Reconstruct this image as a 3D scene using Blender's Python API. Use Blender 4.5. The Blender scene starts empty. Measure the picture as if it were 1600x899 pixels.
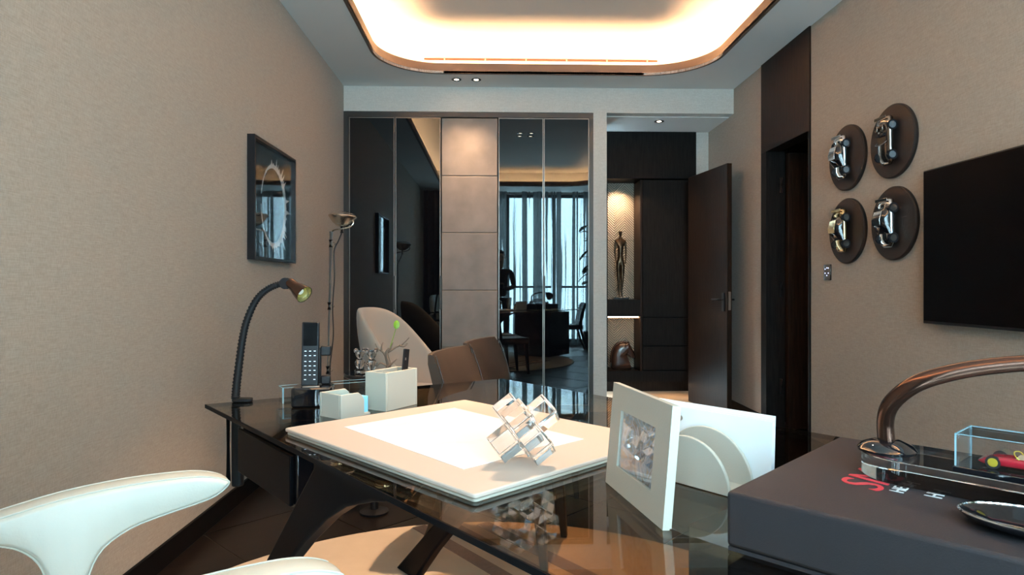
import bpy, bmesh, math, random
from mathutils import Vector, Matrix, Euler
random.seed(7)
S = bpy.context.scene
COL = S.collection
PI = math.pi
R = math.radians

# ------------------------------------------------------------------ camera
EYE = 1.14
cd = bpy.data.cameras.new('camera')
cam = bpy.data.objects.new('camera', cd)
COL.objects.link(cam)
cd.sensor_width = 36.0
cd.lens = 1020.0 / 1600.0 * 36.0
cd.shift_y = -2.5 / 1600.0
cd.clip_start = 0.03
cam.location = (0, 0, EYE)
cam.rotation_euler = (R(90), 0, R(-1.606))
S.camera = cam

# ------------------------------------------------------------------ world, daylight, exposure
w = bpy.data.worlds.new('daylight')
S.world = w
w.use_nodes = True
bg = w.node_tree.nodes['Background']
bg.inputs['Color'].default_value = (0.58, 0.85, 1.0, 1)
bg.inputs['Strength'].default_value = 20.0
S.view_settings.view_transform = 'Standard'
S.view_settings.look = 'None'
S.view_settings.exposure = 0.82
S.view_settings.gamma = 1.0
S.view_settings.use_curve_mapping = False
S.cycles.max_bounces = 10
S.cycles.transparent_max_bounces = 16
S.cycles.glossy_bounces = 6
S.cycles.transmission_bounces = 10
S.cycles.diffuse_bounces = 4
S.cycles.sample_clamp_indirect = 6.0
S.cycles.use_denoising = True

def portal(loc, rot, sx, sy):
    l = bpy.data.lights.new('window_daylight', 'AREA')
    l.shape = 'RECTANGLE'; l.size = sx; l.size_y = sy
    l.cycles.is_portal = True
    o = bpy.data.objects.new('window_daylight', l)
    o.location = loc; o.rotation_euler = rot
    COL.objects.link(o)

# room extents
XL, XR, YB, YW, ZC, ZU = -1.34, 2.18, 5.873, -0.72, 2.928, 3.212
WX0, WX1, WZ0, WZ1 = -0.62, 2.05, 0.06, 2.89
portal(((WX0 + WX1) / 2, YW - 0.05, (WZ0 + WZ1) / 2), (R(90), 0, 0), WX1 - WX0, WZ1 - WZ0)
LED_STRENGTH = 100.0
LED_COL = (1.0, 0.56, 0.28)
SPOT_COL = (1.0, 0.66, 0.40)

# ------------------------------------------------------------------ materials
MATS = {}
def mat(name, col, rough=0.5, metal=0.0, ior=1.5, emit=None, estr=0.0, noise=None, bump=None, coat=0.0,
        trans=0.0, spec=None, stretch=(1, 1, 1), sheen=0.0):
    """noise=(scale, second colour); bump=(scale, strength)"""
    m = bpy.data.materials.new(name); m.use_nodes = True
    nt = m.node_tree; b = nt.nodes['Principled BSDF']
    b.inputs['Base Color'].default_value = (*col, 1)
    b.inputs['Roughness'].default_value = rough
    b.inputs['Metallic'].default_value = metal
    b.inputs['IOR'].default_value = ior
    b.inputs['Coat Weight'].default_value = coat
    b.inputs['Coat Roughness'].default_value = 0.05
    b.inputs['Transmission Weight'].default_value = trans
    b.inputs['Sheen Weight'].default_value = sheen
    if spec is not None: b.inputs['Specular IOR Level'].default_value = spec
    if emit:
        b.inputs['Emission Color'].default_value = (*emit, 1)
        b.inputs['Emission Strength'].default_value = estr
    if noise or bump:
        tc = nt.nodes.new('ShaderNodeTexCoord'); mp = nt.nodes.new('ShaderNodeMapping')
        mp.inputs['Scale'].default_value = stretch
        nt.links.new(tc.outputs['Object'], mp.inputs['Vector'])
    if noise:
        n = nt.nodes.new('ShaderNodeTexNoise'); n.inputs['Scale'].default_value = noise[0]
        n.inputs['Detail'].default_value = 5
        nt.links.new(mp.outputs['Vector'], n.inputs['Vector'])
        r = nt.nodes.new('ShaderNodeValToRGB')
        r.color_ramp.elements[0].position = 0.3; r.color_ramp.elements[1].position = 0.7
        r.color_ramp.elements[0].color = (*col, 1); r.color_ramp.elements[1].color = (*noise[1], 1)
        nt.links.new(n.outputs['Fac'], r.inputs['Fac'])
        nt.links.new(r.outputs['Color'], b.inputs['Base Color'])
    if bump:
        n2 = nt.nodes.new('ShaderNodeTexNoise'); n2.inputs['Scale'].default_value = bump[0]
        n2.inputs['Detail'].default_value = 3
        nt.links.new(mp.outputs['Vector'], n2.inputs['Vector'])
        bp = nt.nodes.new('ShaderNodeBump'); bp.inputs['Strength'].default_value = bump[1]
        bp.inputs['Distance'].default_value = 0.004
        nt.links.new(n2.outputs['Fac'], bp.inputs['Height'])
        nt.links.new(bp.outputs['Normal'], b.inputs['Normal'])
    MATS[name] = m
    return m

def mnode(nt, op, a, b_=None):
    n = nt.nodes.new('ShaderNodeMath'); n.operation = op
    for i, v in enumerate((a, b_)):
        if v is None: continue
        if isinstance(v, (int, float)): n.inputs[i].default_value = v
        else: nt.links.new(v, n.inputs[i])
    return n.outputs[0]

def pane_mat(name, tint, f0, rough=0.0, gcol=(1, 1, 1)):
    """flat sheet glass: tinted see-through with Schlick reflection"""
    m = bpy.data.materials.new(name); m.use_nodes = True
    nt = m.node_tree; nt.nodes.remove(nt.nodes['Principled BSDF'])
    out = nt.nodes['Material Output']
    lw = nt.nodes.new('ShaderNodeLayerWeight'); lw.inputs['Blend'].default_value = 0.5
    p = mnode(nt, 'POWER', lw.outputs['Facing'], 5.0)
    f = mnode(nt, 'ADD', mnode(nt, 'MULTIPLY', p, 1 - f0), f0)
    t = nt.nodes.new('ShaderNodeBsdfTransparent'); t.inputs['Color'].default_value = (*tint, 1)
    g = nt.nodes.new('ShaderNodeBsdfGlossy'); g.inputs['Roughness'].default_value = rough
    g.inputs['Color'].default_value = (*gcol, 1)
    mx = nt.nodes.new('ShaderNodeMixShader')
    nt.links.new(f, mx.inputs[0]); nt.links.new(t.outputs[0], mx.inputs[1]); nt.links.new(g.outputs[0], mx.inputs[2])
    nt.links.new(mx.outputs[0], out.inputs['Surface'])
    MATS[name] = m
    return m

def fabric_wall(name, c1, c2, sx, sz):
    """woven wall covering: fine horizontal threads"""
    m = mat(name, c1, 0.75)
    nt = m.node_tree; b = nt.nodes['Principled BSDF']
    b.inputs['Sheen Weight'].default_value = 0.15
    tc = nt.nodes.new('ShaderNodeTexCoord')
    outs = []
    for sc in ((sx, sx, sz), (sz * 0.8, sz * 0.8, sx * 4)):
        mp = nt.nodes.new('ShaderNodeMapping'); mp.inputs['Scale'].default_value = sc
        nt.links.new(tc.outputs['Object'], mp.inputs['Vector'])
        n = nt.nodes.new('ShaderNodeTexNoise'); n.inputs['Scale'].default_value = 1.0; n.inputs['Detail'].default_value = 2
        nt.links.new(mp.outputs['Vector'], n.inputs['Vector'])
        outs.append(n.outputs['Fac'])
    s = mnode(nt, 'MULTIPLY', mnode(nt, 'ADD', outs[0], outs[1]), 0.5)
    r = nt.nodes.new('ShaderNodeValToRGB')
    r.color_ramp.elements[0].position = 0.38; r.color_ramp.elements[1].position = 0.62
    r.color_ramp.elements[0].color = (*c1, 1); r.color_ramp.elements[1].color = (*c2, 1)
    nt.links.new(s, r.inputs['Fac']); nt.links.new(r.outputs['Color'], b.inputs['Base Color'])
    bp = nt.nodes.new('ShaderNodeBump'); bp.inputs['Strength'].default_value = 0.25; bp.inputs['Distance'].default_value = 0.003
    nt.links.new(s, bp.inputs['Height']); nt.links.new(bp.outputs['Normal'], b.inputs['Normal'])
    return m

fabric_wall('wall_fabric', (0.31, 0.245, 0.19), (0.40, 0.325, 0.26), 18, 420)
fabric_wall('wall_fabric_grey', (0.54, 0.50, 0.45), (0.66, 0.62, 0.57), 18, 420)
mat('ceiling_paint', (0.80, 0.79, 0.77), 0.8)
mat('cove_paint', (0.80, 0.76, 0.70), 0.8)
mat('bronze_lip', (0.13, 0.085, 0.06), 0.5, 0.2)
mat('tile_dark', (0.006, 0.0045, 0.004), 0.30, spec=.2, noise=(3.0, (0.014, 0.009, 0.007)), bump=(30, 0.05), stretch=(1, 6, 1))
mat('grout', (0.13, 0.10, 0.08), 0.8)
mat('hall_marble', (0.62, 0.50, 0.38), 0.25, noise=(2.5, (0.48, 0.38, 0.28)))
mat('dark_wood', (0.007, 0.006, 0.006), 0.45, spec=.06, noise=(9, (0.014, 0.012, 0.011)), bump=(40, 0.15), stretch=(8, 8, 0.6))
mat('brown_wood', (0.012, 0.007, 0.005), 0.42, spec=.10, noise=(9, (0.026, 0.014, 0.009)), bump=(40, 0.12), stretch=(8, 8, 0.6))
mat('black_baseboard', (0.006, 0.005, 0.005), 0.4, spec=.06)
mat('dark_bronze', (0.050, 0.045, 0.042), 0.40, 0.5)
mat('bright_trim', (0.42, 0.38, 0.34), 0.3, 0.9)
mat('door_trim', (0.26, 0.23, 0.21), 0.35, 0.8)
mat('tan_thread', (0.22, 0.17, 0.13), 0.7)
mat('black_glass', (0.003, 0.003, 0.004), 0.012, ior=1.62)
MATS['black_glass'].node_tree.nodes['Principled BSDF'].inputs['Specular Tint'].default_value = (0.82, 0.95, 1.0, 1)
mat('panel_leather', (0.17, 0.14, 0.12), 0.55, noise=(5, (0.24, 0.20, 0.175)), bump=(180, 0.12))
mat('brown_leather', (0.034, 0.023, 0.017), 0.40, noise=(8, (0.054, 0.036, 0.027)), bump=(260, 0.35))
mat('dark_seam', (0.02, 0.012, 0.008), 0.5)
mat('white_leather', (0.52, 0.52, 0.46), 0.38, bump=(220, 0.10), noise=(4, (0.49, 0.49, 0.43)))
mat('cream_leather', (0.43, 0.405, 0.345), 0.45, bump=(300, 0.08))
mat('pad_leather', (0.50, 0.42, 0.36), 0.45, bump=(300, 0.06))
mat('lounge_fabric', (0.46, 0.37, 0.30), 0.85, bump=(300, 0.2), sheen=0.3)
mat('black_leather', (0.010, 0.010, 0.011), 0.45, spec=.2, bump=(240, 0.2))
mat('plaque_leather', (0.018, 0.012, 0.010), 0.5, spec=.25, bump=(320, 0.35))
mat('black_metal', (0.008, 0.008, 0.010), 0.38, spec=.3)
mat('black_gloss', (0.006, 0.006, 0.008), 0.05, coat=0.6)
mat('leg_black', (0.003, 0.0035, 0.005), 0.40, spec=.04)
mat('chrome', (0.80, 0.80, 0.80), 0.08, 1.0)
mat('pole_chrome', (0.90, 0.92, 0.93), 0.42, 1.0)
mat('chrome_warm', (0.80, 0.72, 0.62), 0.26, 1.0)
mat('gold_chrome', (0.72, 0.55, 0.30), 0.14, 1.0)
mat('dark_chrome', (0.34, 0.30, 0.27), 0.12, 1.0)
mat('copper_bronze', (0.10, 0.05, 0.035), 0.18, 0.85)
mat('statue_bronze', (0.03, 0.02, 0.014), 0.30, 0.85, noise=(14, (0.11, 0.07, 0.04)))
mat('horse_wood', (0.055, 0.024, 0.016), 0.22, coat=0.5)
mat('box_cloth', (0.026, 0.023, 0.026), 0.6, spec=.2, bump=(500, 0.15))
mat('box_ink_red', (0.55, 0.035, 0.05), 0.5)
mat('box_ink_white', (0.6, 0.6, 0.6), 0.5)
mat('paper_white', (0.86, 0.86, 0.86), 0.6)
mat('blue_notes', (0.22, 0.62, 0.86), 0.6)
mat('rug_beige', (0.55, 0.45, 0.35), 0.95, noise=(5, (0.62, 0.52, 0.42)), bump=(9, 1.2))
mat('rug_brown', (0.20, 0.14, 0.11), 0.95, noise=(60, (0.24, 0.17, 0.14)))
mat('screen_black', (0.002, 0.002, 0.0025), 0.25, spec=0.08)
mat('leaf_green', (0.13, 0.30, 0.015), 0.45)
mat('leaf_dark', (0.03, 0.07, 0.025), 0.4)
mat('twig', (0.16, 0.12, 0.09), 0.8)
mat('red_paint', (0.50, 0.012, 0.03), 0.2, coat=0.8)
mat('yellow_rim', (0.75, 0.55, 0.05), 0.35, 0.3)
mat('tyre', (0.015, 0.015, 0.015), 0.7)
mat('rim_silver', (0.45, 0.47, 0.50), 0.25, 0.8)
mat('tan_trim', (0.55, 0.38, 0.24), 0.6)
mat('acrylic', (0.98, 0.99, 1.0), 0.0, ior=1.46, trans=1.0)
mat('lamp_glow', (1, 1, 1), 0.5, emit=(1.0, 0.80, 0.58), estr=14)
mat('led_glow', (1, 1, 1), 0.5, emit=LED_COL, estr=LED_STRENGTH)
mat('niche_glow', (1, 1, 1), 0.5, emit=(1.0, 0.60, 0.32), estr=16)
mat('key_glow', (0.7, 0.75, 0.8), 0.5, emit=(0.75, 0.85, 1.0), estr=0.5)
mat('switch_glow', (0.7, 0.75, 1), 0.5, emit=(0.55, 0.60, 1.0), estr=2.0)
mat('lamp_reflector', (0.55, 0.48, 0.22), 0.25, 0.8)
mat('lamp_bulb', (0.75, 0.78, 0.72), 0.35)
mat('skin', (0.42, 0.25, 0.17), 0.55)
mat('jacket', (0.050, 0.032, 0.024), 0.8)
mat('trousers', (0.02, 0.02, 0.025), 0.8)
mat('hair', (0.012, 0.010, 0.008), 0.6)
mat('pot', (0.05, 0.045, 0.04), 0.5)
mat('drape_dark', (0.030, 0.026, 0.024), 0.9)
pane_mat('desk_glass', (0.68, 0.54, 0.38), 0.028)
pane_mat('window_glass', (0.93, 0.96, 0.96), 0.04)
pane_mat('clear_acrylic', (0.96, 0.97, 0.98), 0.05)
pane_mat('art_glass', (1, 1, 1), 0.09)

def edge_acrylic():
    return mat('acrylic_edge', (0.55, 0.85, 0.95), 0.1, ior=1.49, trans=0.6)
edge_acrylic()

def m_nodes(name, base_rough=0.5):
    m = mat(name, (0.5, 0.5, 0.5), base_rough)
    return m, m.node_tree, m.node_tree.nodes['Principled BSDF']

def curtain_mat():
    """sheer curtain: see-through weave with irregular dense vertical threads"""
    m = bpy.data.materials.new('sheer_curtain'); m.use_nodes = True
    nt = m.node_tree; nt.nodes.remove(nt.nodes['Principled BSDF'])
    out = nt.nodes['Material Output']
    tc = nt.nodes.new('ShaderNodeTexCoord')
    facs = []
    for sc, lo, hi in (((15.0, 0.0, 0.16), 0.465, 0.505), ((45.0, 0.0, 0.4), 0.60, 0.64)):
        mp = nt.nodes.new('ShaderNodeMapping'); mp.inputs['Scale'].default_value = sc
        nt.links.new(tc.outputs['Object'], mp.inputs['Vector'])
        n = nt.nodes.new('ShaderNodeTexNoise'); n.inputs['Scale'].default_value = 1.0
        n.inputs['Detail'].default_value = 2.5
        nt.links.new(mp.outputs['Vector'], n.inputs['Vector'])
        mr = nt.nodes.new('ShaderNodeMapRange')
        mr.inputs['From Min'].default_value = lo; mr.inputs['From Max'].default_value = hi
        nt.links.new(n.outputs['Fac'], mr.inputs['Value'])
        facs.append(mr.outputs[0])
    f = mnode(nt, 'MAXIMUM', facs[0], facs[1])
    fac = mnode(nt, 'ADD', mnode(nt, 'MULTIPLY', f, 0.84), 0.13)
    t = nt.nodes.new('ShaderNodeBsdfTransparent')
    d = nt.nodes.new('ShaderNodeBsdfDiffuse'); d.inputs['Color'].default_value = (0.06, 0.06, 0.06, 1)
    tl = nt.nodes.new('ShaderNodeBsdfTranslucent'); tl.inputs['Color'].default_value = (0.05, 0.055, 0.055, 1)
    ad = nt.nodes.new('ShaderNodeAddShader')
    nt.links.new(d.outputs[0], ad.inputs[0]); nt.links.new(tl.outputs[0], ad.inputs[1])
    mx = nt.nodes.new('ShaderNodeMixShader')
    nt.links.new(fac, mx.inputs[0]); nt.links.new(t.outputs[0], mx.inputs[1]); nt.links.new(ad.outputs[0], mx.inputs[2])
    nt.links.new(mx.outputs[0], out.inputs['Surface'])
    MATS['sheer_curtain'] = m
curtain_mat()

def niche_mat():
    """textured wallcovering with chevron relief"""
    m, nt, b = m_nodes('niche_panel', 0.6)
    b.inputs['Base Color'].default_value = (0.36, 0.30, 0.24, 1)
    tc = nt.nodes.new('ShaderNodeTexCoord'); sp = nt.nodes.new('ShaderNodeSeparateXYZ')
    nt.links.new(tc.outputs['Object'], sp.inputs[0])
    px = mnode(nt, 'PINGPONG', sp.outputs['X'], 0.11)
    ph = mnode(nt, 'MULTIPLY', mnode(nt, 'ADD', px, sp.outputs['Z']), 240.0)
    sn = mnode(nt, 'SINE', ph)
    bp = nt.nodes.new('ShaderNodeBump'); bp.inputs['Strength'].default_value = 0.9; bp.inputs['Distance'].default_value = 0.004
    nt.links.new(sn, bp.inputs['Height']); nt.links.new(bp.outputs['Normal'], b.inputs['Normal'])
    mr = nt.nodes.new('ShaderNodeMapRange'); mr.inputs['From Min'].default_value = -1
    nt.links.new(sn, mr.inputs['Value'])
    mc = nt.nodes.new('ShaderNodeMix'); mc.data_type = 'RGBA'
    mc.inputs[6].default_value = (0.20, 0.165, 0.13, 1); mc.inputs[7].default_value = (0.48, 0.41, 0.33, 1)
    nt.links.new(mr.outputs[0], mc.inputs[0]); nt.links.new(mc.outputs[2], b.inputs['Base Color'])
niche_mat()

def swirl_mat(name, cols, scale, dist):
    m, nt, b = m_nodes(name, 0.35)
    tc = nt.nodes.new('ShaderNodeTexCoord')
    n = nt.nodes.new('ShaderNodeTexNoise'); n.inputs['Scale'].default_value = scale
    n.inputs['Detail'].default_value = 4; n.inputs['Distortion'].default_value = dist
    nt.links.new(tc.outputs['Object'], n.inputs['Vector'])
    r = nt.nodes.new('ShaderNodeValToRGB'); cr = r.color_ramp
    while len(cr.elements) < len(cols): cr.elements.new(0.5)
    for i, c in enumerate(cols):
        cr.elements[i].position = 0.3 + 0.4 * i / (len(cols) - 1); cr.elements[i].color = (*c, 1)
    nt.links.new(n.outputs['Fac'], r.inputs['Fac']); nt.links.new(r.outputs['Color'], b.inputs['Base Color'])
swirl_mat('painting', [(0.05, 0.10, 0.16), (0.34, 0.21, 0.09), (0.16, 0.24, 0.36), (0.42, 0.40, 0.44), (0.16, 0.09, 0.05), (0.10, 0.16, 0.24), (0.50, 0.42, 0.32)], 15, 3.0)
swirl_mat('drawing_paper', [(0.80, 0.77, 0.76), (0.82, 0.79, 0.78), (0.82, 0.79, 0.78), (0.74, 0.69, 0.70)], 9, 1.5)

# ------------------------------------------------------------------ geometry helpers
def thing(name, loc=(0, 0, 0), rotz=0.0, label=None, cat=None, group=None):
    o = bpy.data.objects.new(name, None); COL.objects.link(o)
    o.empty_display_size = 0.05
    o.location = loc; o.rotation_euler = (0, 0, rotz)
    tag(o, label, cat, group)
    return o

def tag(o, label=None, cat=None, group=None, kind=None):
    if label: o['label'] = label
    if cat: o['category'] = cat
    if group: o['group'] = group
    if kind: o['kind'] = kind
    return o

def local_matrix(o):
    m = Matrix.Translation(o.location) @ o.rotation_euler.to_matrix().to_4x4()
    return (local_matrix(o.parent) @ m) if o.parent else m

def obj(name, bm, material, parent=None, smooth=False, bevel=0.0, seg=2, world=False, subsurf=0, angle=35):
    """link ONE mesh object; world=True: the bmesh is in world coordinates"""
    if world and parent is not None:
        bmesh.ops.transform(bm, matrix=local_matrix(parent).inverted(), verts=bm.verts)
    bmesh.ops.recalc_face_normals(bm, faces=bm.faces)
    me = bpy.data.meshes.new(name); bm.to_mesh(me); bm.free()
    o = bpy.data.objects.new(name, me); COL.objects.link(o)
    me.materials.append(MATS[material])
    if smooth:
        for p in me.polygons: p.use_smooth = True
        if not subsurf:
            try: me.set_sharp_from_angle(angle=R(angle))
            except Exception: pass
    if bevel:
        md = o.modifiers.new('bevel', 'BEVEL'); md.width = bevel; md.segments = seg; md.limit_method = 'ANGLE'
        md.angle_limit = R(40)
        for p in me.polygons: p.use_smooth = True
        try: me.set_sharp_from_angle(angle=R(60))
        except Exception: pass
    if subsurf:
        md = o.modifiers.new('sub', 'SUBSURF'); md.levels = subsurf; md.render_levels = subsurf
    if parent is not None: o.parent = parent
    return o

def struct(name, bm, material, parent=None, **k):
    o = obj(name, bm, material, parent, **k)
    if parent is None: o['kind'] = 'structure'
    return o

def nb(): return bmesh.new()

def xf(bm, verts, m): bmesh.ops.transform(bm, matrix=m, verts=verts)

def box(bm, c, s, rz=0.0, rot=None):
    v = bmesh.ops.create_cube(bm, size=1.0)['verts']
    m = Matrix.Translation(c) @ (rot if rot is not None else Matrix.Rotation(rz, 4, 'Z')) @ Matrix.Diagonal((*s, 1))
    xf(bm, v, m); return bm

def bx(x0, x1, y0, y1, z0, z1, bm=None):
    bm = bm or nb()
    return box(bm, ((x0 + x1) / 2, (y0 + y1) / 2, (z0 + z1) / 2), (x1 - x0, y1 - y0, z1 - z0))

def frame_of(d):
    d = d.normalized()
    up = Vector((0, 0, 1)) if abs(d.z) < 0.95 else Vector((1, 0, 0))
    a = d.cross(up).normalized(); b = a.cross(d).normalized()
    return a, b

def loft(bm, rings, cap=True, closed=False):
    vs = [[bm.verts.new(p) for p in r] for r in rings]
    n = len(vs[0])
    rng = len(vs) if closed else len(vs) - 1
    for i in range(rng):
        a, b = vs[i], vs[(i + 1) % len(vs)]
        for j in range(n):
            k = (j + 1) % n
            try: bm.faces.new((a[j], a[k], b[k], b[j]))
            except ValueError: pass
    if cap and not closed:
        bm.faces.new(vs[0][::-1]); bm.faces.new(vs[-1])
    return bm

def tube(bm, pts, r, seg=10, closed=False, flat=1.0):
    """swept tube; r one radius or a list; flat scales the second cross axis"""
    pts = [Vector(p) for p in pts]
    rs = r if isinstance(r, (list, tuple)) else [r] * len(pts)
    rings = []; prev = None
    n = len(pts)
    for i, p in enumerate(pts):
        if closed: d = pts[(i + 1) % n] - pts[i - 1]
        else: d = pts[min(i + 1, n - 1)] - pts[max(i - 1, 0)]
        d.normalize()
        if prev is None: a, b = frame_of(d)
        else:
            a = (prev - d * prev.dot(d)).normalized(); b = a.cross(d).normalized() * -1
            b = d.cross(a).normalized()
        prev = a
        rings.append([p + (a * math.cos(t) + b * math.sin(t) * flat) * rs[i] for t in [2 * PI * k / seg for k in range(seg)]])
    return loft(bm, rings, closed=closed)

def cyl(bm, p0, p1, r0, r1=None, seg=24):
    return tube(bm, [p0, p1], [r0, r0 if r1 is None else r1], seg)

def lathe(bm, prof, c=(0, 0, 0), seg=32, m=None):
    """prof: list of (radius, z)"""
    M_ = m if m is not None else Matrix.Translation(c)
    rings = [[M_ @ Vector((max(r, 1e-4) * math.cos(2 * PI * k / seg), max(r, 1e-4) * math.sin(2 * PI * k / seg), z)) for k in range(seg)] for r, z in prof]
    return loft(bm, rings)

def prism(bm, pts, z0, z1):
    loft(bm, [[Vector((x, y, z0)) for x, y in pts], [Vector((x, y, z1)) for x, y in pts]])
    return bm

def prism_m(bm, pts, t0, t1, m):
    """outline in local xz plane extruded along local y, then matrix m"""
    loft(bm, [[m @ Vector((x, t0, z)) for x, z in pts], [m @ Vector((x, t1, z)) for x, z in pts]])
    return bm

def smooth_pts(pts, n=6, closed=False):
    """Catmull-Rom through pts"""
    P = [Vector(p) for p in pts]; out = []
    N = len(P)
    for i in range(N if closed else N - 1):
        if closed: a, b, c, d = P[i - 1], P[i], P[(i + 1) % N], P[(i + 2) % N]
        else: a, b, c, d = P[max(i - 1, 0)], P[i], P[i + 1], P[min(i + 2, N - 1)]
        for k in range(n):
            t = k / n
            out.append(0.5 * ((2 * b) + (c - a) * t + (2 * a - 5 * b + 4 * c - d) * t * t + (3 * b - a - 3 * c + d) * t ** 3))
    if not closed: out.append(P[-1])
    return out

def rrect(x0, x1, y0, y1, r, n=10):
    pts = []
    for cx, cy, a0 in ((x1 - r, y1 - r, 0), (x0 + r, y1 - r, 90), (x0 + r, y0 + r, 180), (x1 - r, y0 + r, 270)):
        for k in range(n + 1):
            a = R(a0 + 90 * k / n); pts.append((cx + r * math.cos(a), cy + r * math.sin(a)))
    return pts

def copy_tree(o, parent=None):
    c = o.copy(); COL.objects.link(c); c.parent = parent
    for ch in list(o.children): copy_tree(ch, c)
    return c

def plate_hole(bm, outer, inner, z):
    edges = []
    for loop in (outer, inner):
        vs = [bm.verts.new((x, y, z)) for x, y in loop]
        for i in range(len(vs)): edges.append(bm.edges.new((vs[i], vs[(i + 1) % len(vs)])))
    bmesh.ops.triangle_fill(bm, edges=edges, use_beauty=True, use_dissolve=False)
    return bm

# ================================================================== THE SETTING
# floor with diagonal dark tiles, each a piece
fl = struct('floor', bx(XL - .2, XR + .2, YW - .1, YB + .02, -0.06, -0.004), 'grout')
TS = 0.53
tile_me = None
def tile_mesh():
    bm = nb(); box(bm, (0, 0, -0.004), (TS - 0.006, TS - 0.006, 0.008))
    me = bpy.data.meshes.new('floor_tile'); bm.to_mesh(me); bm.free(); me.materials.append(MATS['tile_dark']); return me
tile_me = tile_mesh()
c45 = math.sqrt(.5)
for i in range(-6, 14):
    for j in range(-10, 14):
        a = (1.70 * c45) + (i + .5) * TS; b_ = (3.61 * c45) + (j - 5 + .5) * TS
        x = (a - b_) * c45; y = (a + b_) * c45
        if XL - .30 < x < XR + .30 and YW - .2 < y < YB + .25:
            t = bpy.data.objects.new('floor_tile', tile_me); COL.objects.link(t)
            t.location = (x, y, 0); t.rotation_euler = (0, 0, R(45)); t.parent = fl
hf = struct('floor_hall', bx(0.9, XR + .2, YB + .02, 7.3, -0.06, 0.003), 'hall_marble')

# ceiling ring with the rounded tray opening
TX0, TX1, TY0, TY1, TR = -0.92, 1.77, 0.06, 5.50, 0.50
inner = rrect(TX0, TX1, TY0, TY1, TR, 14)
bm = nb(); plate_hole(bm, [(XL - .1, YW - .1), (XR + .1, YW - .1), (XR + .1, YB + .1), (XL - .1, YB + .1)], inner, ZC)
ce = struct('ceiling', bm, 'ceiling_paint')
md = ce.modifiers.new('thick', 'SOLIDIFY'); md.thickness = 0.02; md.offset = 1
# tray lip in bronze
bm = nb()
o2 = rrect(TX0 - .02, TX1 + .02, TY0 - .02, TY1 + .02, TR + .02, 14)
loft(bm, [[Vector((x, y, ZC - .002)) for x, y in inner], [Vector((x, y, ZC + .085)) for x, y in inner],
          [Vector((x, y, ZC + .085)) for x, y in o2], [Vector((x, y, ZC - .002)) for x, y in o2]], closed=True)
struct('trim_1', bm, 'bronze_lip', smooth=True)
# cove: upper ceiling and its sides
CX0, CX1, CY0, CY1 = TX0 - .28, TX1 + .28, TY0 - .28, TY1 + .34
cu = rrect(CX0, CX1, CY0, CY1, 0.7, 14)
bm = nb(); vs = [bm.verts.new((x, y, ZU)) for x, y in cu]; bm.faces.new(vs)
struct('ceiling_tray', bm, 'cove_paint')
bm = nb()
loft(bm, [[Vector((x, y, ZC + .015)) for x, y in cu], [Vector((x, y, ZU)) for x, y in cu]], cap=False)
struct('wall_cove', bm, 'cove_paint', smooth=True)

# walls
struct('wall_left', bx(XL - .12, XL, YW - .1, YB + .6, 0, ZU), 'wall_fabric')
struct('baseboard_left', bx(XL, XL + .014, YW, 5.30, 0, 0.098), 'black_baseboard', bevel=.003)
DY0, DY1 = 4.426, 5.237
struct('wall_right', bx(XR, XR + .14, YW - .1, DY0, 0, ZU), 'wall_fabric')
struct('wall_right_end', bx(XR, XR + .14, DY1, 7.3, 0, ZU), 'wall_fabric')
struct('baseboard_right', bx(XR - .014, XR, YW, DY0, 0, 0.098), 'black_baseboard', bevel=.003)
struct('baseboard_right_end', bx(XR - .014, XR, DY1, 6.5, 0, 0.098), 'black_baseboard', bevel=.003)
# header over the wardrobe and the hall opening
struct('wall_back', bx(XL, XR, YB, YB + .12, 2.705, ZC + .1), 'wall_fabric_grey')
struct('wall_back_pier', bx(0.90, 1.021, YB, YB + .66, 0, 2.705), 'wall_fabric_grey')
struct('ceiling_hall', bx(1.021, XR + .14, YB + .12, 7.3, 2.70, 2.80), 'ceiling_paint')
struct('wall_back_end', bx(2.049, XR, 6.57, 6.70, 0, 2.72), 'wall_fabric_grey')
struct('wall_hall_back', bx(0.9, XR + .2, 7.0, 7.1, 0, 2.8), 'dark_wood')
# window wall behind the viewpoint
bw = nb()
bx(XL, WX0, YW - .12, YW, 0, ZU, bw); bx(WX1, XR, YW - .12, YW, 0, ZU, bw)
bx(WX0, WX1, YW - .12, YW, 0, WZ0, bw); bx(WX0, WX1, YW - .12, YW, WZ1, ZU, bw)
struct('wall_window', bw, 'wall_fabric_grey')
win = thing('window_1', ((WX0 + WX1) / 2, YW - .06, WZ0)); win['kind'] = 'structure'
bm = nb()
bx(WX0, WX1, YW - .1, YW - .03, WZ0, WZ0 + .06, bm); bx(WX0, WX1, YW - .1, YW - .03, WZ1 - .06, WZ1, bm)
bx(WX0, WX0 + .06, YW - .1, YW - .03, WZ0, WZ1, bm); bx(WX1 - .06, WX1, YW - .1, YW - .03, WZ0, WZ1, bm)
obj('window_frame', bm, 'dark_bronze', win, world=True)
mx = [WX0, 0.27, 1.16, WX1]
for x in mx[1:-1]: obj('mullion', bx(x - .03, x + .03, YW - .1, YW - .03, WZ0 + .06, WZ1 - .06), 'dark_bronze', win, world=True)
for i in range(3):
    obj('transom', bx(mx[i] + .06, mx[i + 1] - .06, YW - .09, YW - .04, 1.10, 1.14), 'dark_bronze', win, world=True)
    obj('pane', bx(mx[i] + .03, mx[i + 1] - .03, YW - .07, YW - .064, WZ0 + .06, WZ1 - .06), 'window_glass', win, world=True)

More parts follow.
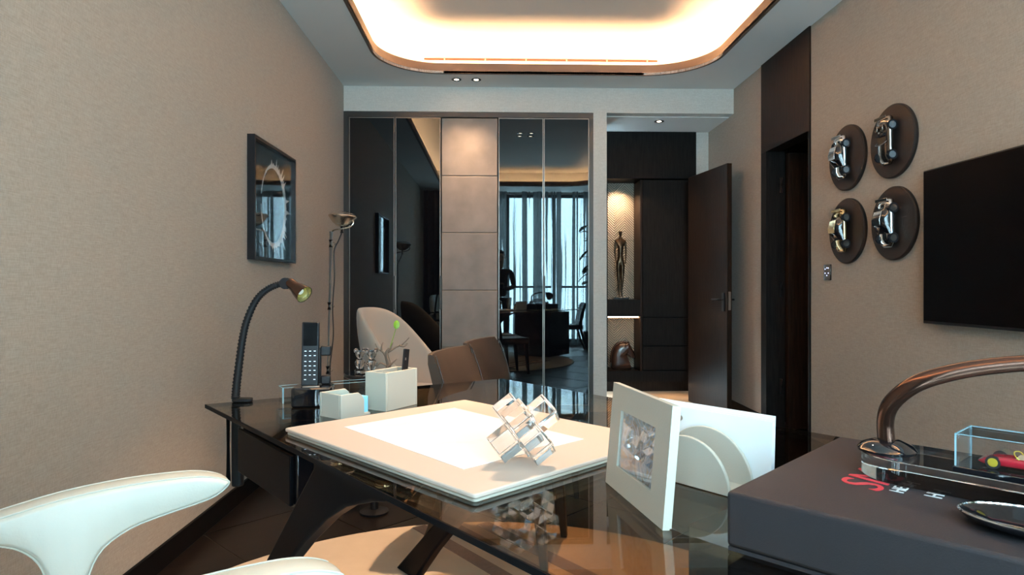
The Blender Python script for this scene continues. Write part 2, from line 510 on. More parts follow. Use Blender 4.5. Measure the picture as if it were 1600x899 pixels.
# hall door opening in the right wall: frame, dark panel above it, leaf swung into the dark room
dr = thing('door_1', (XR, (DY0 + DY1) / 2, 0)); dr['kind'] = 'structure'
obj('overpanel', bx(XR - .012, XR + .10, DY0, DY1, 2.21, ZC), 'brown_wood', dr, world=True)
obj('jamb', bx(XR - .012, XR + .14, DY1 - .10, DY1, 0, 2.21), 'dark_wood', dr, world=True)
obj('jamb', bx(XR - .012, XR + .14, DY0, DY0 + .02, 0, 2.21), 'dark_wood', dr, world=True)
lf = obj('leaf', bx(XR + .145, XR + .97, DY1 - .15, DY1 - .10, 0.01, 2.19), 'brown_wood', dr, world=True, bevel=.003)
for z in (.28, 1.05, 1.88):
    obj('hinge', cyl(nb(), (XR + .10, DY1 - .115, z), (XR + .10, DY1 - .115, z + .12), .011, seg=10), 'dark_bronze', dr, world=True, smooth=True)
rm = nb()
bx(XR + .14, 3.8, 3.6, 3.7, 0, 2.5, rm); bx(XR + .14, 3.8, 5.4, 5.5, 0, 2.5, rm); bx(3.8, 3.9, 3.6, 5.5, 0, 2.5, rm)
struct('wall_next_room', rm, 'brown_wood')
struct('floor_next_room', bx(XR, 3.9, 3.6, 5.5, -0.06, 0), 'tile_dark')
struct('ceiling_next_room', bx(XR + .14, 3.9, 3.6, 5.5, 2.5, 2.6), 'ceiling_paint')

# open dark door leaf in the hall opening
h0, h1 = Vector((1.905, 6.345, 0)), Vector((2.012, 5.575, 0))
ang = math.atan2(h1.y - h0.y, h1.x - h0.x)
d2 = thing('door_2', h0, ang); d2['kind'] = 'structure'
wd = (h1 - h0).length
lf = obj('leaf', bx(0, wd, 0, .045, .01, 2.20), 'brown_wood', d2, bevel=.003)
for s in (-1, 1):
    bm = nb(); y = -.006 if s < 0 else .051
    cyl(bm, (wd - .06, y, 1.02), (wd - .06, y + s * .045, 1.02), .010, seg=12)
    tube(bm, smooth_pts([(wd - .06, y + s * .04, 1.02), (wd - .10, y + s * .045, 1.02), (wd - .18, y + s * .045, 1.02)], 4), .009, 10)
    box(bm, (wd - .06, y, 1.0), (.04, .008, .16))
    obj('handle', bm, 'black_metal', d2, smooth=True)
obj('lock_plate', bx(wd - .001, wd + .003, .012, .033, .93, 1.09), 'bright_trim', d2)

# ================================================================== BUILT-IN WARDROBE
wa = thing('wardrobe', (-.22, YB, 0), 0, 'tall built-in wardrobe with black glass doors and a grey leather column', 'wardrobe')
fr = nb(); F0, F1 = YB - .004, YB + .60
bx(XL, -1.295, F0, F1, 0, 2.70, fr); bx(.864, .899, F0, F1, 0, 2.70, fr)
bx(-1.295, .864, F0, F1, 2.655, 2.70, fr); bx(-1.295, .864, F0 + .01, F1, 0, .06, fr); bx(-1.295, .864, F1 - .02, F1, .06, 2.655, fr)
obj('frame', fr, 'dark_bronze', wa, world=True)
ZD0, ZD1 = .062, 2.650
for i, (x0, x1) in enumerate(((-1.290, -.889), (-.879, -.477), (.044, .446), (.453, .860))):
    d = obj('door', bx(x0 + .006, x1 - .006, F0 + .004, F0 + .018, ZD0 + .006, ZD1 - .006), 'black_glass', wa, world=True)
    bm = nb()
    for a, b_ in ((x0, x0 + .006), (x1 - .006, x1)): bx(a, b_, F0, F0 + .02, ZD0, ZD1, bm)
    bx(x0 + .006, x1 - .006, F0, F0 + .02, ZD0, ZD0 + .006, bm); bx(x0 + .006, x1 - .006, F0, F0 + .02, ZD1 - .006, ZD1, bm)
    obj('door_frame', bm, 'door_trim', d, world=True)
    hx = {0: x1 - .006, 1: x1 - .006, 2: x1 + .001, 3: None}[i]
    if hx is not None:
        obj('handle', bx(hx - .002, hx + .016, F0 - .026, F0, .93, 1.23), 'dark_bronze', d, world=True, bevel=.002)
zs = [.064, .59, 1.10, 1.617, 2.128, 2.648]
for i in range(5):
    obj('leather_panel', bx(-.467, .034, F0 + .002, F0 + .03, zs[i] + .003, zs[i + 1] - .003), 'panel_leather', wa, world=True, bevel=.004)
obj('stitching', bx(-.467, .034, F0 + .012, F0 + .031, .064, 2.648), 'tan_thread', wa, world=True)

# ================================================================== HALL CABINET WITH NICHES
HC = 6.55
hc = thing('hall_cabinet', (1.6, HC, 0), 0, 'dark wooden hall cabinet with two lit display niches beside the open door', 'cabinet')
NX0, NX1 = 1.148, 1.478
obj('top_panel', bx(1.03, 2.049, HC, HC + .4, 2.225, 2.698), 'dark_wood', hc, world=True, bevel=.002)
obj('side_panel', bx(1.03, NX0, HC, HC + .4, .28, 2.21), 'dark_wood', hc, world=True)
obj('divider', bx(NX1, 1.498, HC - .004, HC + .4, .28, 2.21), 'brown_wood', hc, world=True)
for z0, z1 in ((.825, 2.21), (.538, .815), (.29, .528)):
    obj('front_panel', bx(1.504, 2.049, HC, HC + .02, z0, z1), 'dark_wood', hc, world=True, bevel=.002)
obj('carcass', bx(1.50, 2.049, HC + .022, HC + .4, .28, 2.21), 'black_baseboard', hc, world=True)
obj('shelf_box', bx(NX0, NX1, HC, HC + .32, .83, 1.0), 'dark_wood', hc, world=True)
obj('plinth', bx(1.03, 2.049, HC, HC + .4, .172, .28), 'dark_wood', hc, world=True)
for z0, z1 in ((1.0, 1.62), (1.62, 2.225), (.28, .825)):
    for xa, xb in ((NX0, 1.305), (1.308, NX1)):
        obj('niche_tile', bx(xa, xb, HC + .30, HC + .32, z0 + .002, z1 - .002), 'niche_panel', hc, world=True)
obj('led_strip', bx(NX0 + .01, NX1 - .01, HC + .03, HC + .05, .818, .828), 'niche_glow', hc, world=True)
obj('led_strip', bx(1.05, 2.03, HC + .10, HC + .12, .160, .170), 'niche_glow', hc, world=True)
def spot(name, loc, target, power, size=R(60), blend=.6, rad=.025, col=SPOT_COL, parent=None):
    l = bpy.data.lights.new(name, 'SPOT'); l.energy = power; l.spot_size = size; l.spot_blend = blend
    l.shadow_soft_size = rad; l.color = col
    o = bpy.data.objects.new(name, l); COL.objects.link(o)
    d = Vector(target) - Vector(loc)
    o.location = loc; o.rotation_euler = d.to_track_quat('-Z', 'Y').to_euler()
    if parent is not None:
        o.parent = parent; o.matrix_parent_inverse = local_matrix(parent).inverted()
    return o
spot('niche_spot', (1.30, HC + .17, 2.20), (1.30, HC + .23, 1.2), 26, R(120), 1.0, parent=hc)

# ================================================================== CEILING LAMPS
def downlight(x, y, z, label, group=None, power=40, target=None, r=.042, size=R(70)):
    t = thing('downlight', (x, y, z), 0, label, 'ceiling light', group)
    prof = [(r, 0), (r, -.004), (r * .80, -.006), (r * .45, -.0015), (r * .45, 0)]
    obj('ring', lathe(nb(), prof, seg=28), 'black_metal', t, smooth=True)
    obj('lens', lathe(nb(), [(.001, -.0022), (r * .46, -.0022), (r * .46, -.0005), (.001, -.0005)], seg=24), 'lamp_glow', t, smooth=True)
    spot('downlight_beam', (x, y, z - .02), target or (x, y, 0), power, size, .8, parent=t)
    return t
downlight(-.322, 5.66, ZC, 'left one of the two recessed ceiling spots above the wardrobe', 'ceiling spots above the wardrobe', 48)
downlight(-.151, 5.66, ZC, 'right one of the two recessed ceiling spots above the wardrobe', 'ceiling spots above the wardrobe', 48)
downlight(1.567, 6.142, 2.70, 'single recessed ceiling spot in the hall before the open door', None, 40, (1.45, 6.2, 0), r=.045)
for k, (x, y) in enumerate(((.36, 2.72), (.51, 2.72), (.36, 2.90), (.51, 2.90))):
    tg = ((-.05, 1.62, .76), (-.15, 1.75, .76), (-.50, 2.72, 0), (.15, 2.2, .7))[k]
    pos = ('near left', 'near right', 'far left', 'far right')[k]
    downlight(x, y, ZU, pos + ' lamp of the four spots in the tray ceiling above the desk', 'ceiling spots above the desk', (120, 95, 260, 50)[k], tg, r=.045, size=R(40))
# LED strip in the cove
cv = rrect(TX0 - .13, TX1 + .13, TY0 - .13, TY1 + .13, TR + .13, 14)
bm = nb(); tube(bm, [(x, y, ZC + .035) for x, y in cv], .012, 6, closed=True)
tag(obj('cove_light_strip', bm, 'led_glow', smooth=True), 'warm glowing light strip hidden behind the rounded ceiling tray lip', 'light strip')
# slot air grille in the back side of the tray
gr = thing('air_grille', (.6, CY1 - .012, 3.15), 0, 'long narrow linear air grille in the glowing ceiling tray', 'air vent')
gx0, gx1 = -.62, 1.56
obj('slot', bx(gx0, gx1, CY1 - .012, CY1 - .004, 3.152, 3.170), 'copper_bronze', gr, world=True)
for k in range(6):
    x = gx0 + (gx1 - gx0) * (k + .5) / 6
    obj('bracket', bx(x - .006, x + .006, CY1 - .016, CY1 - .004, 3.150, 3.172), 'bright_trim', gr, world=True)

# ================================================================== RUG
RC, RR = Vector((-.06, 1.86, 0)), 1.27
rug = thing('rug', (RC.x, RC.y, 0), 0, 'large round beige rug with brown stripes under the desk', 'rug')
obj('pile', lathe(nb(), [(.001, .001), (RR, .001), (RR, .009), (RR - .01, .012), (.001, .012)], seg=96), 'rug_beige', rug, smooth=True)
dd = Vector((.59, -.807, 0)); dn = Vector((.807, .59, 0))
for off, wd_ in ((-.10, .065), (.03, .07), (.16, .07)):
    p = Vector((-.215, 3.05, 0)) + dn * (off)
    def exitlen(q, d):
        q2 = q - RC; b_ = q2.dot(d); c_ = q2.dot(q2) - (RR - .03) ** 2
        dsc = b_ * b_ - c_
        return -b_ - math.sqrt(max(dsc, 0)), -b_ + math.sqrt(max(dsc, 0))
    t0, t1 = exitlen(p, dd); t1 = min(t1, t0 + 1.5)
    bm = nb(); c_ = p + dd * ((t0 + t1) / 2)
    box(bm, (c_.x, c_.y, .013), (t1 - t0, wd_, .003), math.atan2(dd.y, dd.x))
    obj('stripe', bm, 'rug_brown', rug, world=True)

# ================================================================== DESK
DZ = .755
A = Vector((-.937, 2.15, 0)); B = Vector((.036, 2.708, 0))
DL = Vector((.62, -.785, 0)).normalized(); DN = Vector((.785, .62, 0)).normalized()
Cc = A + DL * 2.45; Dd = B + DL * 2.35
DROT = math.atan2(DL.y, DL.x)
desk = thing('desk', (.28, 1.55, 0), 0, 'large smoked glass desk on black sculpted legs and cabinets', 'desk')
bm = nb(); prism(bm, [(A.x, A.y), (Cc.x, Cc.y), (Dd.x, Dd.y), (B.x, B.y)], DZ - .012, DZ)
obj('glass_top', bm, 'desk_glass', desk, world=True)
bm = nb()
for p, q in ((A, Cc), (B, Dd), (A, B)):
    n_ = Vector((-(q - p).y, (q - p).x, 0)).normalized()
    if (B - A).dot(n_) < 0 and p is A and q is Cc: n_ = -n_
    c_ = (p + q) / 2
    off = {0: 0}.get(0)
    box(bm, (c_.x, c_.y, DZ - .0062), ((q - p).length, .004, .0115), math.atan2((q - p).y, (q - p).x))
obj('glass_edge', bm, 'leg_black', desk, world=True)
# sculpted boomerang legs near the left end
prof = [(.06, .013), (.20, .013), (.33, .16), (.46, .29), (.586, .405), (.715, .511), (.843, .602), (.945, .658), (1.069, .700), (1.16, .722), (1.16, .738), (.78, .738), (.778, .708), (.684, .614), (.386, .312)]
for off, sh in ((.055, 0.0), (.74, -.09)):
    base = A + DN * off + DL * sh
    m = Matrix.Translation(base) @ Matrix.Rotation(DROT, 4, 'Z')
    bm = nb(); prism_m(bm, prof, -.022, .022, m)
    obj('leg', bm, 'leg_black', desk, world=True, bevel=.008, seg=3)
    for s in (.88, 1.09):
        q = base + DL * s
        bm = nb()
        lathe(bm, [(.001, .736), (.022, .736), (.022, .7385), (.018, .739), (.018, .7405), (.022, .741), (.022, .743), (.001, .743)], (q.x, q.y, 0), 24)
        obj('glass_connector', bm, 'chrome', desk, world=True, smooth=True)
def dpt(s, t, z): return A + DL * s + DN * t + Vector((0, 0, z))
# slim hanging drawer at the left end
dbx = thing  # (alias kept local)
c_ = dpt(.36, .30, .625)
dr_ = obj('drawer_box', box(nb(), c_, (.46, .46, .15), DROT), 'black_gloss', desk, world=True, bevel=.004)
f_ = dpt(.36, .062, .625)
df = obj('drawer_front', box(nb(), f_, (.43, .012, .135), DROT), 'leg_black', desk, world=True, bevel=.003)
for sx in (.18, .54):
    h_ = dpt(sx, .32, .722)
    obj('hanger', box(nb(), h_, (.03, .30, .042), DROT), 'leg_black', desk, world=True)
# gloss black cabinet under the right end
c_ = dpt(1.90, .70, .375)
obj('cabinet', box(nb(), c_, (.62, .66, .70), DROT), 'black_gloss', desk, world=True, bevel=.004)
for k in range(2):
    c_ = dpt(1.90, 1.036, .20 + .35 * k)
    obj('cabinet_door', box(nb(), c_, (.58, .014, .33), DROT), 'black_gloss', desk, world=True, bevel=.003)
c_ = dpt(1.90, .70, .733)
obj('cabinet_riser', box(nb(), c_, (.40, .40, .018), DROT), 'leg_black', desk, world=True)
obj('chrome_rod', tube(nb(), smooth_pts([dpt(1.06, .075, .70), (-.20, 1.66, .64), (-.245, 1.83, .54), (-.242, 1.92, .525), (-.20, 1.99, .55)], 6), .0055, 10), 'chrome', desk, world=True, smooth=True)

# ================================================================== THINGS ON THE DESK
def on_desk_rot(deg): return R(deg)
# writing board
PR = R(-47.5); pc = Vector((-.0635, 1.634, DZ))
pu = Vector((math.cos(PR), math.sin(PR), 0)); pv = Vector((-math.sin(PR), math.cos(PR), 0))
pad = thing('desk_pad', pc, PR, 'large square beige leather writing board on the glass desk', 'desk pad')
bm = nb(); prism(bm, rrect(-.372, .372, -.30, .30, .008, 3), 0, .007); obj('base_layer', bm, 'cream_leather', pad, bevel=.002)
bm = nb(); prism(bm, rrect(-.376, .376, -.304, .304, .008, 3), .008, .017); obj('leather_top', bm, 'pad_leather', pad, bevel=.0025)
# drawing on it
bm = nb()
q = [(-.39, 1.71), (-.061, 1.31), (.215, 1.559), (-.118, 1.969)]
prism(bm, q, DZ + .0172, DZ + .0182)
pp = thing('drawing_sheet', (-.09, 1.64, DZ + .0172), 0, 'white sheet with a faint pencil drawing on the writing board', 'paper')
obj('sheet', bm, 'drawing_paper', pp, world=True)
# acrylic cube cross standing on three arms
sc_ = thing('acrylic_sculpture', (.062, 1.355, DZ + .0175), R(28), 'clear acrylic sculpture of joined cubes on the white drawing', 'sculpture')
E3 = 0.049
q3 = Vector((1, 1, 1)).rotation_difference(Vector((0, 0, 1))).to_matrix().to_4x4()
h3 = 2.5 * E3 / math.sqrt(3)
M3 = Matrix.Translation((0, 0, h3 + .0006)) @ q3
bm = nb()
cubes = [(0, 0, 0), (1, 0, 0), (-1, 0, 0), (0, 1, 0), (0, -1, 0), (0, 0, 1), (0, 0, -1)]
# union of cubes: keep only outer faces
vmap = {}
def gv(p):
    k = tuple(round(v * 2) for v in p)
    if k not in vmap: vmap[k] = bm.verts.new(M3 @ (Vector(p) * E3))
    return vmap[k]
for c in cubes:
    for ax in range(3):
        for s in (-1, 1):
            nbr = list(c); nbr[ax] += s
            if tuple(nbr) in cubes: continue
            a1, a2 = (ax + 1) % 3, (ax + 2) % 3
            vs = []
            for u_, v_ in ((-.5, -.5), (.5, -.5), (.5, .5), (-.5, .5)):
                p = list(c); p[ax] += s * .5; p[a1] += u_; p[a2] += v_; vs.append(gv(p))
            bm.faces.new(vs)
obj('cube_cross', bm, 'acrylic', sc_, bevel=.0012, seg=1)

# clamp lamp with wrapped gooseneck
cl = thing('clamp_lamp', (-.856, 2.19, DZ), 0, 'black gooseneck lamp with bronze head clamped to the left desk edge', 'lamp')
goose = smooth_pts([(-.856, 2.19, .765), (-.852, 2.19, .815), (-.843, 2.19, .89), (-.833, 2.19, .964), (-.818, 2.19, 1.027), (-.789, 2.19, 1.091), (-.753, 2.19, 1.127), (-.711, 2.19, 1.146), (-.681, 2.19, 1.148)], 12)
rs = [.0135 - .004 * i / len(goose) + .0016 * (1 if i % 2 else -1) for i in range(len(goose))]
obj('gooseneck', tube(nb(), goose, rs, 12), 'black_leather', cl, world=True, smooth=True, angle=80)
bm = nb()
hd = Vector((.76, -.40, -.52)).normalized(); hp = Vector((-.668, 2.187, 1.143))
Mh = Matrix.Translation(hp) @ hd.to_track_quat('Z', 'Y').to_matrix().to_4x4()
hl = obj('lamp_head', lathe(nb(), [(.001, -.018), (.016, -.018), (.018, -.01), (.018, .012), (.024, .030), (.030, .062), (.0285, .062), (.0225, .032), (.014, .022), (.001, .022)], m=Mh), 'copper_bronze', cl, world=True, smooth=True)
obj('reflector', lathe(nb(), [(.0145, .0235), (.0225, .034), (.0283, .0605), (.0275, .0605), (.021, .034), (.001, .025)], m=Mh), 'lamp_reflector', hl, world=True, smooth=True)
obj('bulb', lathe(nb(), [(.001, .026), (.012, .028), (.0135, .036), (.010, .045), (.001, .048)], m=Mh), 'lamp_bulb', hl, world=True, smooth=True)
obj('joint', cyl(nb(), (-.69, 2.178, 1.148), (-.69, 2.202, 1.148), .019, seg=20), 'black_metal', cl, world=True, smooth=True)
bm = nb(); prism(bm, rrect(-.866, -.80, 2.172, 2.208, .016, 5), DZ + .001, DZ + .013); obj('clamp_plate', bm, 'black_leather', cl, world=True, bevel=.003)
bm = nb(); prism(bm, rrect(-.874, -.838, 2.193, 2.227, .012, 4), .47, DZ - .013); obj('clamp_body', bm, 'black_leather', cl, world=True, bevel=.006)
obj('clamp_screw', cyl(nb(), (-.884, 2.20, .49), (-.884, 2.20, .72), .008, seg=12), 'black_metal', cl, world=True, smooth=True)

# cordless telephone on its base
ph = thing('telephone', (-.588, 2.13, DZ), R(6), 'upright black cordless telephone standing on its dark base', 'telephone')
bm = nb(); prism(bm, rrect(-.058, .066, -.05, .05, .014, 4), .0, .062); obj('base', bm, 'black_gloss', ph, bevel=.006)
tl_ = Matrix.Translation((-.005, -.005, .062)) @ Matrix.Rotation(R(-5), 4, 'X')
bm = nb(); box(bm, (0, 0, .103), (.054, .016, .206)); bmesh.ops.transform(bm, matrix=tl_, verts=bm.verts)
hs = obj('handset', bm, 'black_metal', ph, bevel=.003)
bm = nb(); box(bm, (0, -.0088, .166), (.044, .0012, .074)); bmesh.ops.transform(bm, matrix=tl_, verts=bm.verts)
obj('display', bm, 'screen_black', hs)
bm = nb()
for r_ in range(7):
    for c in range(3):
        if r_ == 6 and c == 1: continue
        z = .112 - r_ * .0145 - (.004 if r_ > 1 else 0)
        box(bm, ((c - 1) * .0145, -.0088, z), (.0062, .0014, .0022))
bmesh.ops.transform(bm, matrix=tl_, verts=bm.verts)
obj('keypad', bm, 'key_glow', hs)
bm = nb(); box(bm, (.002, -.028, .0635), (.052, .018, .003)); obj('cradle_pad', bm, 'bright_trim', ph, bevel=.001)
bm = nb()
box(bm, (.040, .028, .077), (.030, .020, .028)); box(bm, (.040, .028, .172), (.034, .020, .032)); box(bm, (.018, .030, .125), (.014, .016, .12))
obj('cradle_arm', bm, 'black_metal', ph, bevel=.004)

# clear acrylic tray
tr_ = thing('acrylic_tray', (-.548, 2.272, DZ), R(29.8), 'long low clear acrylic tray at the back edge of the desk', 'tray')
HL, HW, HH = .18, .030, .050
for nm, c, s in (('side', (0, -HW, HH / 2), (2 * HL, .004, HH)), ('side', (0, HW, HH / 2), (2 * HL, .004, HH)),
                 ('side', (-HL, 0, HH / 2), (.004, 2 * HW - .004, HH)), ('side', (HL, 0, HH / 2), (.004, 2 * HW - .004, HH)),
                 ('bottom', (0, 0, .0025), (2 * HL - .005, 2 * HW - .005, .004))):
    obj(nm, box(nb(), c, s), 'clear_acrylic', tr_)
bm = nb()
for y in (-HW, HW): box(bm, (0, y, HH + .0005), (2 * HL, .0042, .0012))
for x in (-HL, HL): box(bm, (x, 0, HH + .0005), (.0042, 2 * HW, .0012)); box(bm, (x, -HW, HH / 2), (.0044, .0044, HH))
obj('polished_edge', bm, 'acrylic_edge', tr_)

# note box
def frame_to(loc, rz): return loc, rz
nbx = thing('note_box', (-.4435, 1.962, DZ), R(51), 'low cream leather note box holding pale blue notes', 'note box')
bw_, bd_, bh_ = .054, .050, .070
bm = nb(); prism_m(bm, [(-bw_, .004), (bw_ - .022, .004), (bw_ - .022, .046), (bw_ - .03, .060), (bw_ - .044, bh_), (-bw_, bh_)], -bd_, -bd_ + .008, Matrix.Identity(4)); obj('front', bm, 'cream_leather', nbx, bevel=.002)
bm = nb()
prism_m(bm, [(-bw_, .004), (bw_, .004), (bw_, .048), (bw_ - .006, .060), (bw_ - .02, bh_), (-bw_, bh_)], bd_ - .008, bd_, Matrix.Identity(4)); obj('back', bm, 'cream_leather', nbx, bevel=.002)
obj('side', bx(-bw_, -bw_ + .008, -bd_ + .008, bd_ - .008, .004, bh_), 'cream_leather', nbx, bevel=.002)
obj('bottom', bx(-bw_, bw_, -bd_, bd_, 0, .006), 'cream_leather', nbx)
obj('notes', bx(-bw_ + .014, bw_ - .002, -bd_ + .0085, bd_ - .012, .007, .054), 'blue_notes', nbx)
# pen box with four compartments
pb = thing('pen_box', (-.3245, 2.089, DZ), R(58), 'tall square cream leather pen box with four compartments', 'pen holder')
WA, WB, H2 = .076, .042, .118
for c, s_ in (((-WA + .004, 0, H2 / 2), (.008, 2 * WB, H2)), ((WA - .004, 0, H2 / 2), (.008, 2 * WB, H2)),
             ((0, -WB + .004, H2 / 2), (2 * WA - .016, .008, H2)), ((0, WB - .004, H2 / 2), (2 * WA - .016, .008, H2))):
    obj('side', box(nb(), c, s_), 'cream_leather', pb, bevel=.0015)
obj('divider', box(nb(), (0, 0, H2 / 2 - .003), (2 * WA - .017, .005, H2 - .008)), 'cream_leather', pb)
obj('divider', box(nb(), (0, 0, H2 / 2 - .004), (.005, 2 * WB - .017, H2 - .009)), 'cream_leather', pb)
obj('bottom', box(nb(), (0, 0, .002), (2 * WA - .016, 2 * WB - .016, .004)), 'cream_leather', pb)
# dark folded device in the pen box
rq = Matrix.Translation(pb.location) @ Matrix.Rotation(R(58), 4, 'Z') @ Vector((.022, -.018, .006))
rc = thing('remote_control', rq, R(58), 'slim dark grey remote leaning out of the cream pen box', 'remote control')
mt = Matrix.Rotation(R(8), 4, 'Y')
bm = nb(); box(bm, (0, -.004, .092), (.026, .005, .17)); box(bm, (.0105, .002, .092), (.005, .010, .17)); bmesh.ops.transform(bm, matrix=mt, verts=bm.verts)
obj('body', bm, 'black_metal', rc, bevel=.001)
bm = nb(); box(bm, (-.004, -.007, .145), (.005, .0015, .008)); bmesh.ops.transform(bm, matrix=mt, verts=bm.verts)
obj('button', bm, 'bright_trim', rc)

# picture frame on the desk
fb0, fb1 = Vector((.219, 1.274, 0)), Vector((.265, 1.018, 0))
fdir = fb1 - fb0; frot = math.atan2(fdir.y, fdir.x); fw = fdir.length
pf = thing('photo_frame', ((fb0.x + fb1.x) / 2, (fb0.y + fb1.y) / 2, DZ), frot, 'leaning cream leather photo frame on the desk with a swirling picture', 'picture frame')
tm = Matrix.Translation((0, 0, .0006)) @ Matrix.Rotation(R(-5), 4, 'X')
FH = .196; IW0, IW1, IH0, IH1 = -fw / 2 + .050, fw / 2 - .055, .045, .150
bm = nb()
for a, b_, c, d in ((-fw / 2, fw / 2, 0, IH0), (-fw / 2, fw / 2, IH1, FH), (-fw / 2, IW0, IH0, IH1), (IW1, fw / 2, IH0, IH1)):
    bx(a, b_, 0, .012, c, d, bm)
bmesh.ops.remove_doubles(bm, verts=bm.verts, dist=.0002)
bmesh.ops.transform(bm, matrix=tm, verts=bm.verts); obj('border', bm, 'cream_leather', pf)
bm = bx(IW0, IW1, .0055, .0075, IH0, IH1); bmesh.ops.transform(bm, matrix=tm, verts=bm.verts); obj('picture', bm, 'painting', pf)
bm = bx(IW0, IW1, .0025, .0035, IH0, IH1); bmesh.ops.transform(bm, matrix=tm, verts=bm.verts); obj('pane', bm, 'art_glass', pf)
bm = bx(-fw / 2 + .002, fw / 2 - .002, .0115, .016, .002, FH - .002); bmesh.ops.transform(bm, matrix=tm, verts=bm.verts); obj('back_board', bm, 'cream_leather', pf)

# letter holder with half-round sides
lh = thing('letter_holder', (.405, 1.275, DZ), DROT, 'cream leather letter holder with two half-round sides', 'letter holder')
def halfdisc(r, y0, y1):
    pts = [(r * math.cos(PI * k / 28), .001 + r * math.sin(PI * k / 28) * 1.02) for k in range(29)]
    return prism_m(nb(), pts, y0, y1, Matrix.Identity(4))
obj('front_side', halfdisc(.093, -.045, -.037), 'cream_leather', lh, bevel=.0015)
obj('rear_side', halfdisc(.102, .020, .028), 'cream_leather', lh, bevel=.0015)
obj('base', bx(-.085, .085, -.037, .020, .001, .008), 'cream_leather', lh)
for k in range(4):
    y = .034 + k * .008
    t = thing('letter', lh.matrix_basis @ Vector((.01, y, .002)) if False else (Matrix.Translation(lh.location) @ Matrix.Rotation(DROT, 4, 'Z')) @ Vector((.008 - k * .003, y, .001)), DROT + R(.3 * k),
              ('front white sheet with a small grey emblem, behind the half-round holder', 'second white sheet from the front behind the half-round holder', 'third white sheet from the front behind the half-round holder', 'rearmost white sheet behind the half-round letter holder')[k], 'paper', 'white sheets behind the letter holder')
    m_ = Matrix.Rotation(R(-3), 4, 'X')
    bm = bx(-.145, .122, 0, .003, 0, .131 + .002 * k); bmesh.ops.transform(bm, matrix=m_, verts=bm.verts)
    obj('sheet', bm, 'paper_white', t)
    if k == 0:
        bm = nb()
        bm = lathe(bm, [(.001, 0), (.007, 0), (.007, .0006), (.001, .0006)], seg=20, m=m_ @ Matrix.Translation((-.085, -.0008, .108)) @ Matrix.Rotation(R(90), 4, 'X') @ Matrix.Diagonal((1.5, 1, 1, 1)))
        obj('emblem', bm, 'bright_trim', t)

# big cloth covered book box
BR = R(-46); bu = Vector((math.cos(BR), math.sin(BR), 0)); bv = Vector((-math.sin(BR), math.cos(BR), 0))
b0 = Vector((.339, .943, 0)); BLU, BLV, BT = .56, .485, .086
bc = b0 + bu * BLU / 2 + bv * BLV / 2
bb = thing('book_box', (bc.x, bc.y, DZ), BR, 'large dark grey cloth covered book box with red lettering', 'book')
obj('lid', bx(-BLU / 2, BLU / 2, -BLV / 2, BLV / 2, .006, BT), 'box_cloth', bb, bevel=.006, seg=3)
obj('base_board', bx(-BLU / 2 + .002, BLU / 2 - .002, -BLV / 2 + .002, BLV / 2 - .002, .0, .0055), 'box_cloth', bb)
def text_mesh(body, size, shear=0.0, ext=.0004):
    cu_ = bpy.data.curves.new('lettering', 'FONT'); cu_.body = body; cu_.size = size; cu_.extrude = ext; cu_.shear = shear
    cu_.resolution_u = 4
    o = bpy.data.objects.new('lettering', cu_); COL.objects.link(o)
    dg = bpy.context.evaluated_depsgraph_get(); dg.update()
    me = bpy.data.meshes.new_from_object(o.evaluated_get(dg))
    bpy.data.objects.remove(o); return me
def lettering(body, size, wx, wy, z, rz, material, parent, shear=0.0):
    me = text_mesh(body, size, shear); me.materials.append(MATS[material])
    o = bpy.data.objects.new('lettering', me); COL.objects.link(o)
    o.parent = parent
    p = local_matrix(parent).inverted() @ Vector((wx, wy, z))
    o.location = p; o.rotation_euler = (0, 0, rz - parent.rotation_euler.z)
    return o
ZB = DZ + BT
TRZ = BR + R(90)
lettering('SM', .088, .556, .928, ZB + .0006, TRZ, 'box_ink_red', bb, .25)
lettering('HE', .027, .588, .922, ZB + .0006, TRZ, 'box_ink_white', bb)
lettering('HE', .032, .626, .896, ZB + .0006, TRZ, 'box_ink_white', bb)

# arched desk lamp on a thick acrylic slab
SR = R(-50); su = Vector((math.cos(SR), math.sin(SR), 0)); sv = Vector((-math.sin(SR), math.cos(SR), 0))
sc0 = Vector((.655, 1.005, 0))
al = thing('arc_desk_lamp', (sc0.x, sc0.y, ZB), SR, 'arched black and copper desk lamp on a thick clear slab', 'lamp')
slab = [(.07 * math.cos(a), .07 * math.sin(a)) for a in [R(90 + 180 * k / 20) for k in range(21)]] + [(.33, -.07), (.33, .07)]
bm = nb(); prism(bm, slab, .001, .036); obj('acrylic_base', bm, 'acrylic', al, bevel=.0012, seg=1)
lz = ZB + .037
bm = nb(); lathe(bm, [(.001, 0), (.041, 0), (.042, .004), (.036, .011), (.019, .018), (.001, .018)], (.624, 1.02, lz), 32); obj('collar', bm, 'black_gloss', al, world=True, smooth=True)
arch = smooth_pts([(.624, 1.02, lz + .012), (.622, 1.02, .925), (.624, 1.008, .955), (.640, .985, .985), (.668, .965, 1.004), (.715, .940, 1.020), (.775, .905, 1.031), (.835, .862, 1.032), (.885, .82, 1.02)], 8)
rs = [.0155 - .0035 * i / len(arch) for i in range(len(arch))]
obj('stem', tube(nb(), arch, rs, 16, flat=.75), 'copper_bronze', al, world=True, smooth=True)
Ms = Matrix.Translation((.905, .80, 1.005)) @ Vector((.55, -.5, -.55)).to_track_quat('Z', 'Y').to_matrix().to_4x4()
obj('shade', lathe(nb(), [(.001, -.03), (.020, -.028), (.042, .0), (.060, .045), (.062, .09), (.058, .09), (.052, .045), (.034, .004), (.001, -.02)], m=Ms), 'black_gloss', al, world=True, smooth=True)

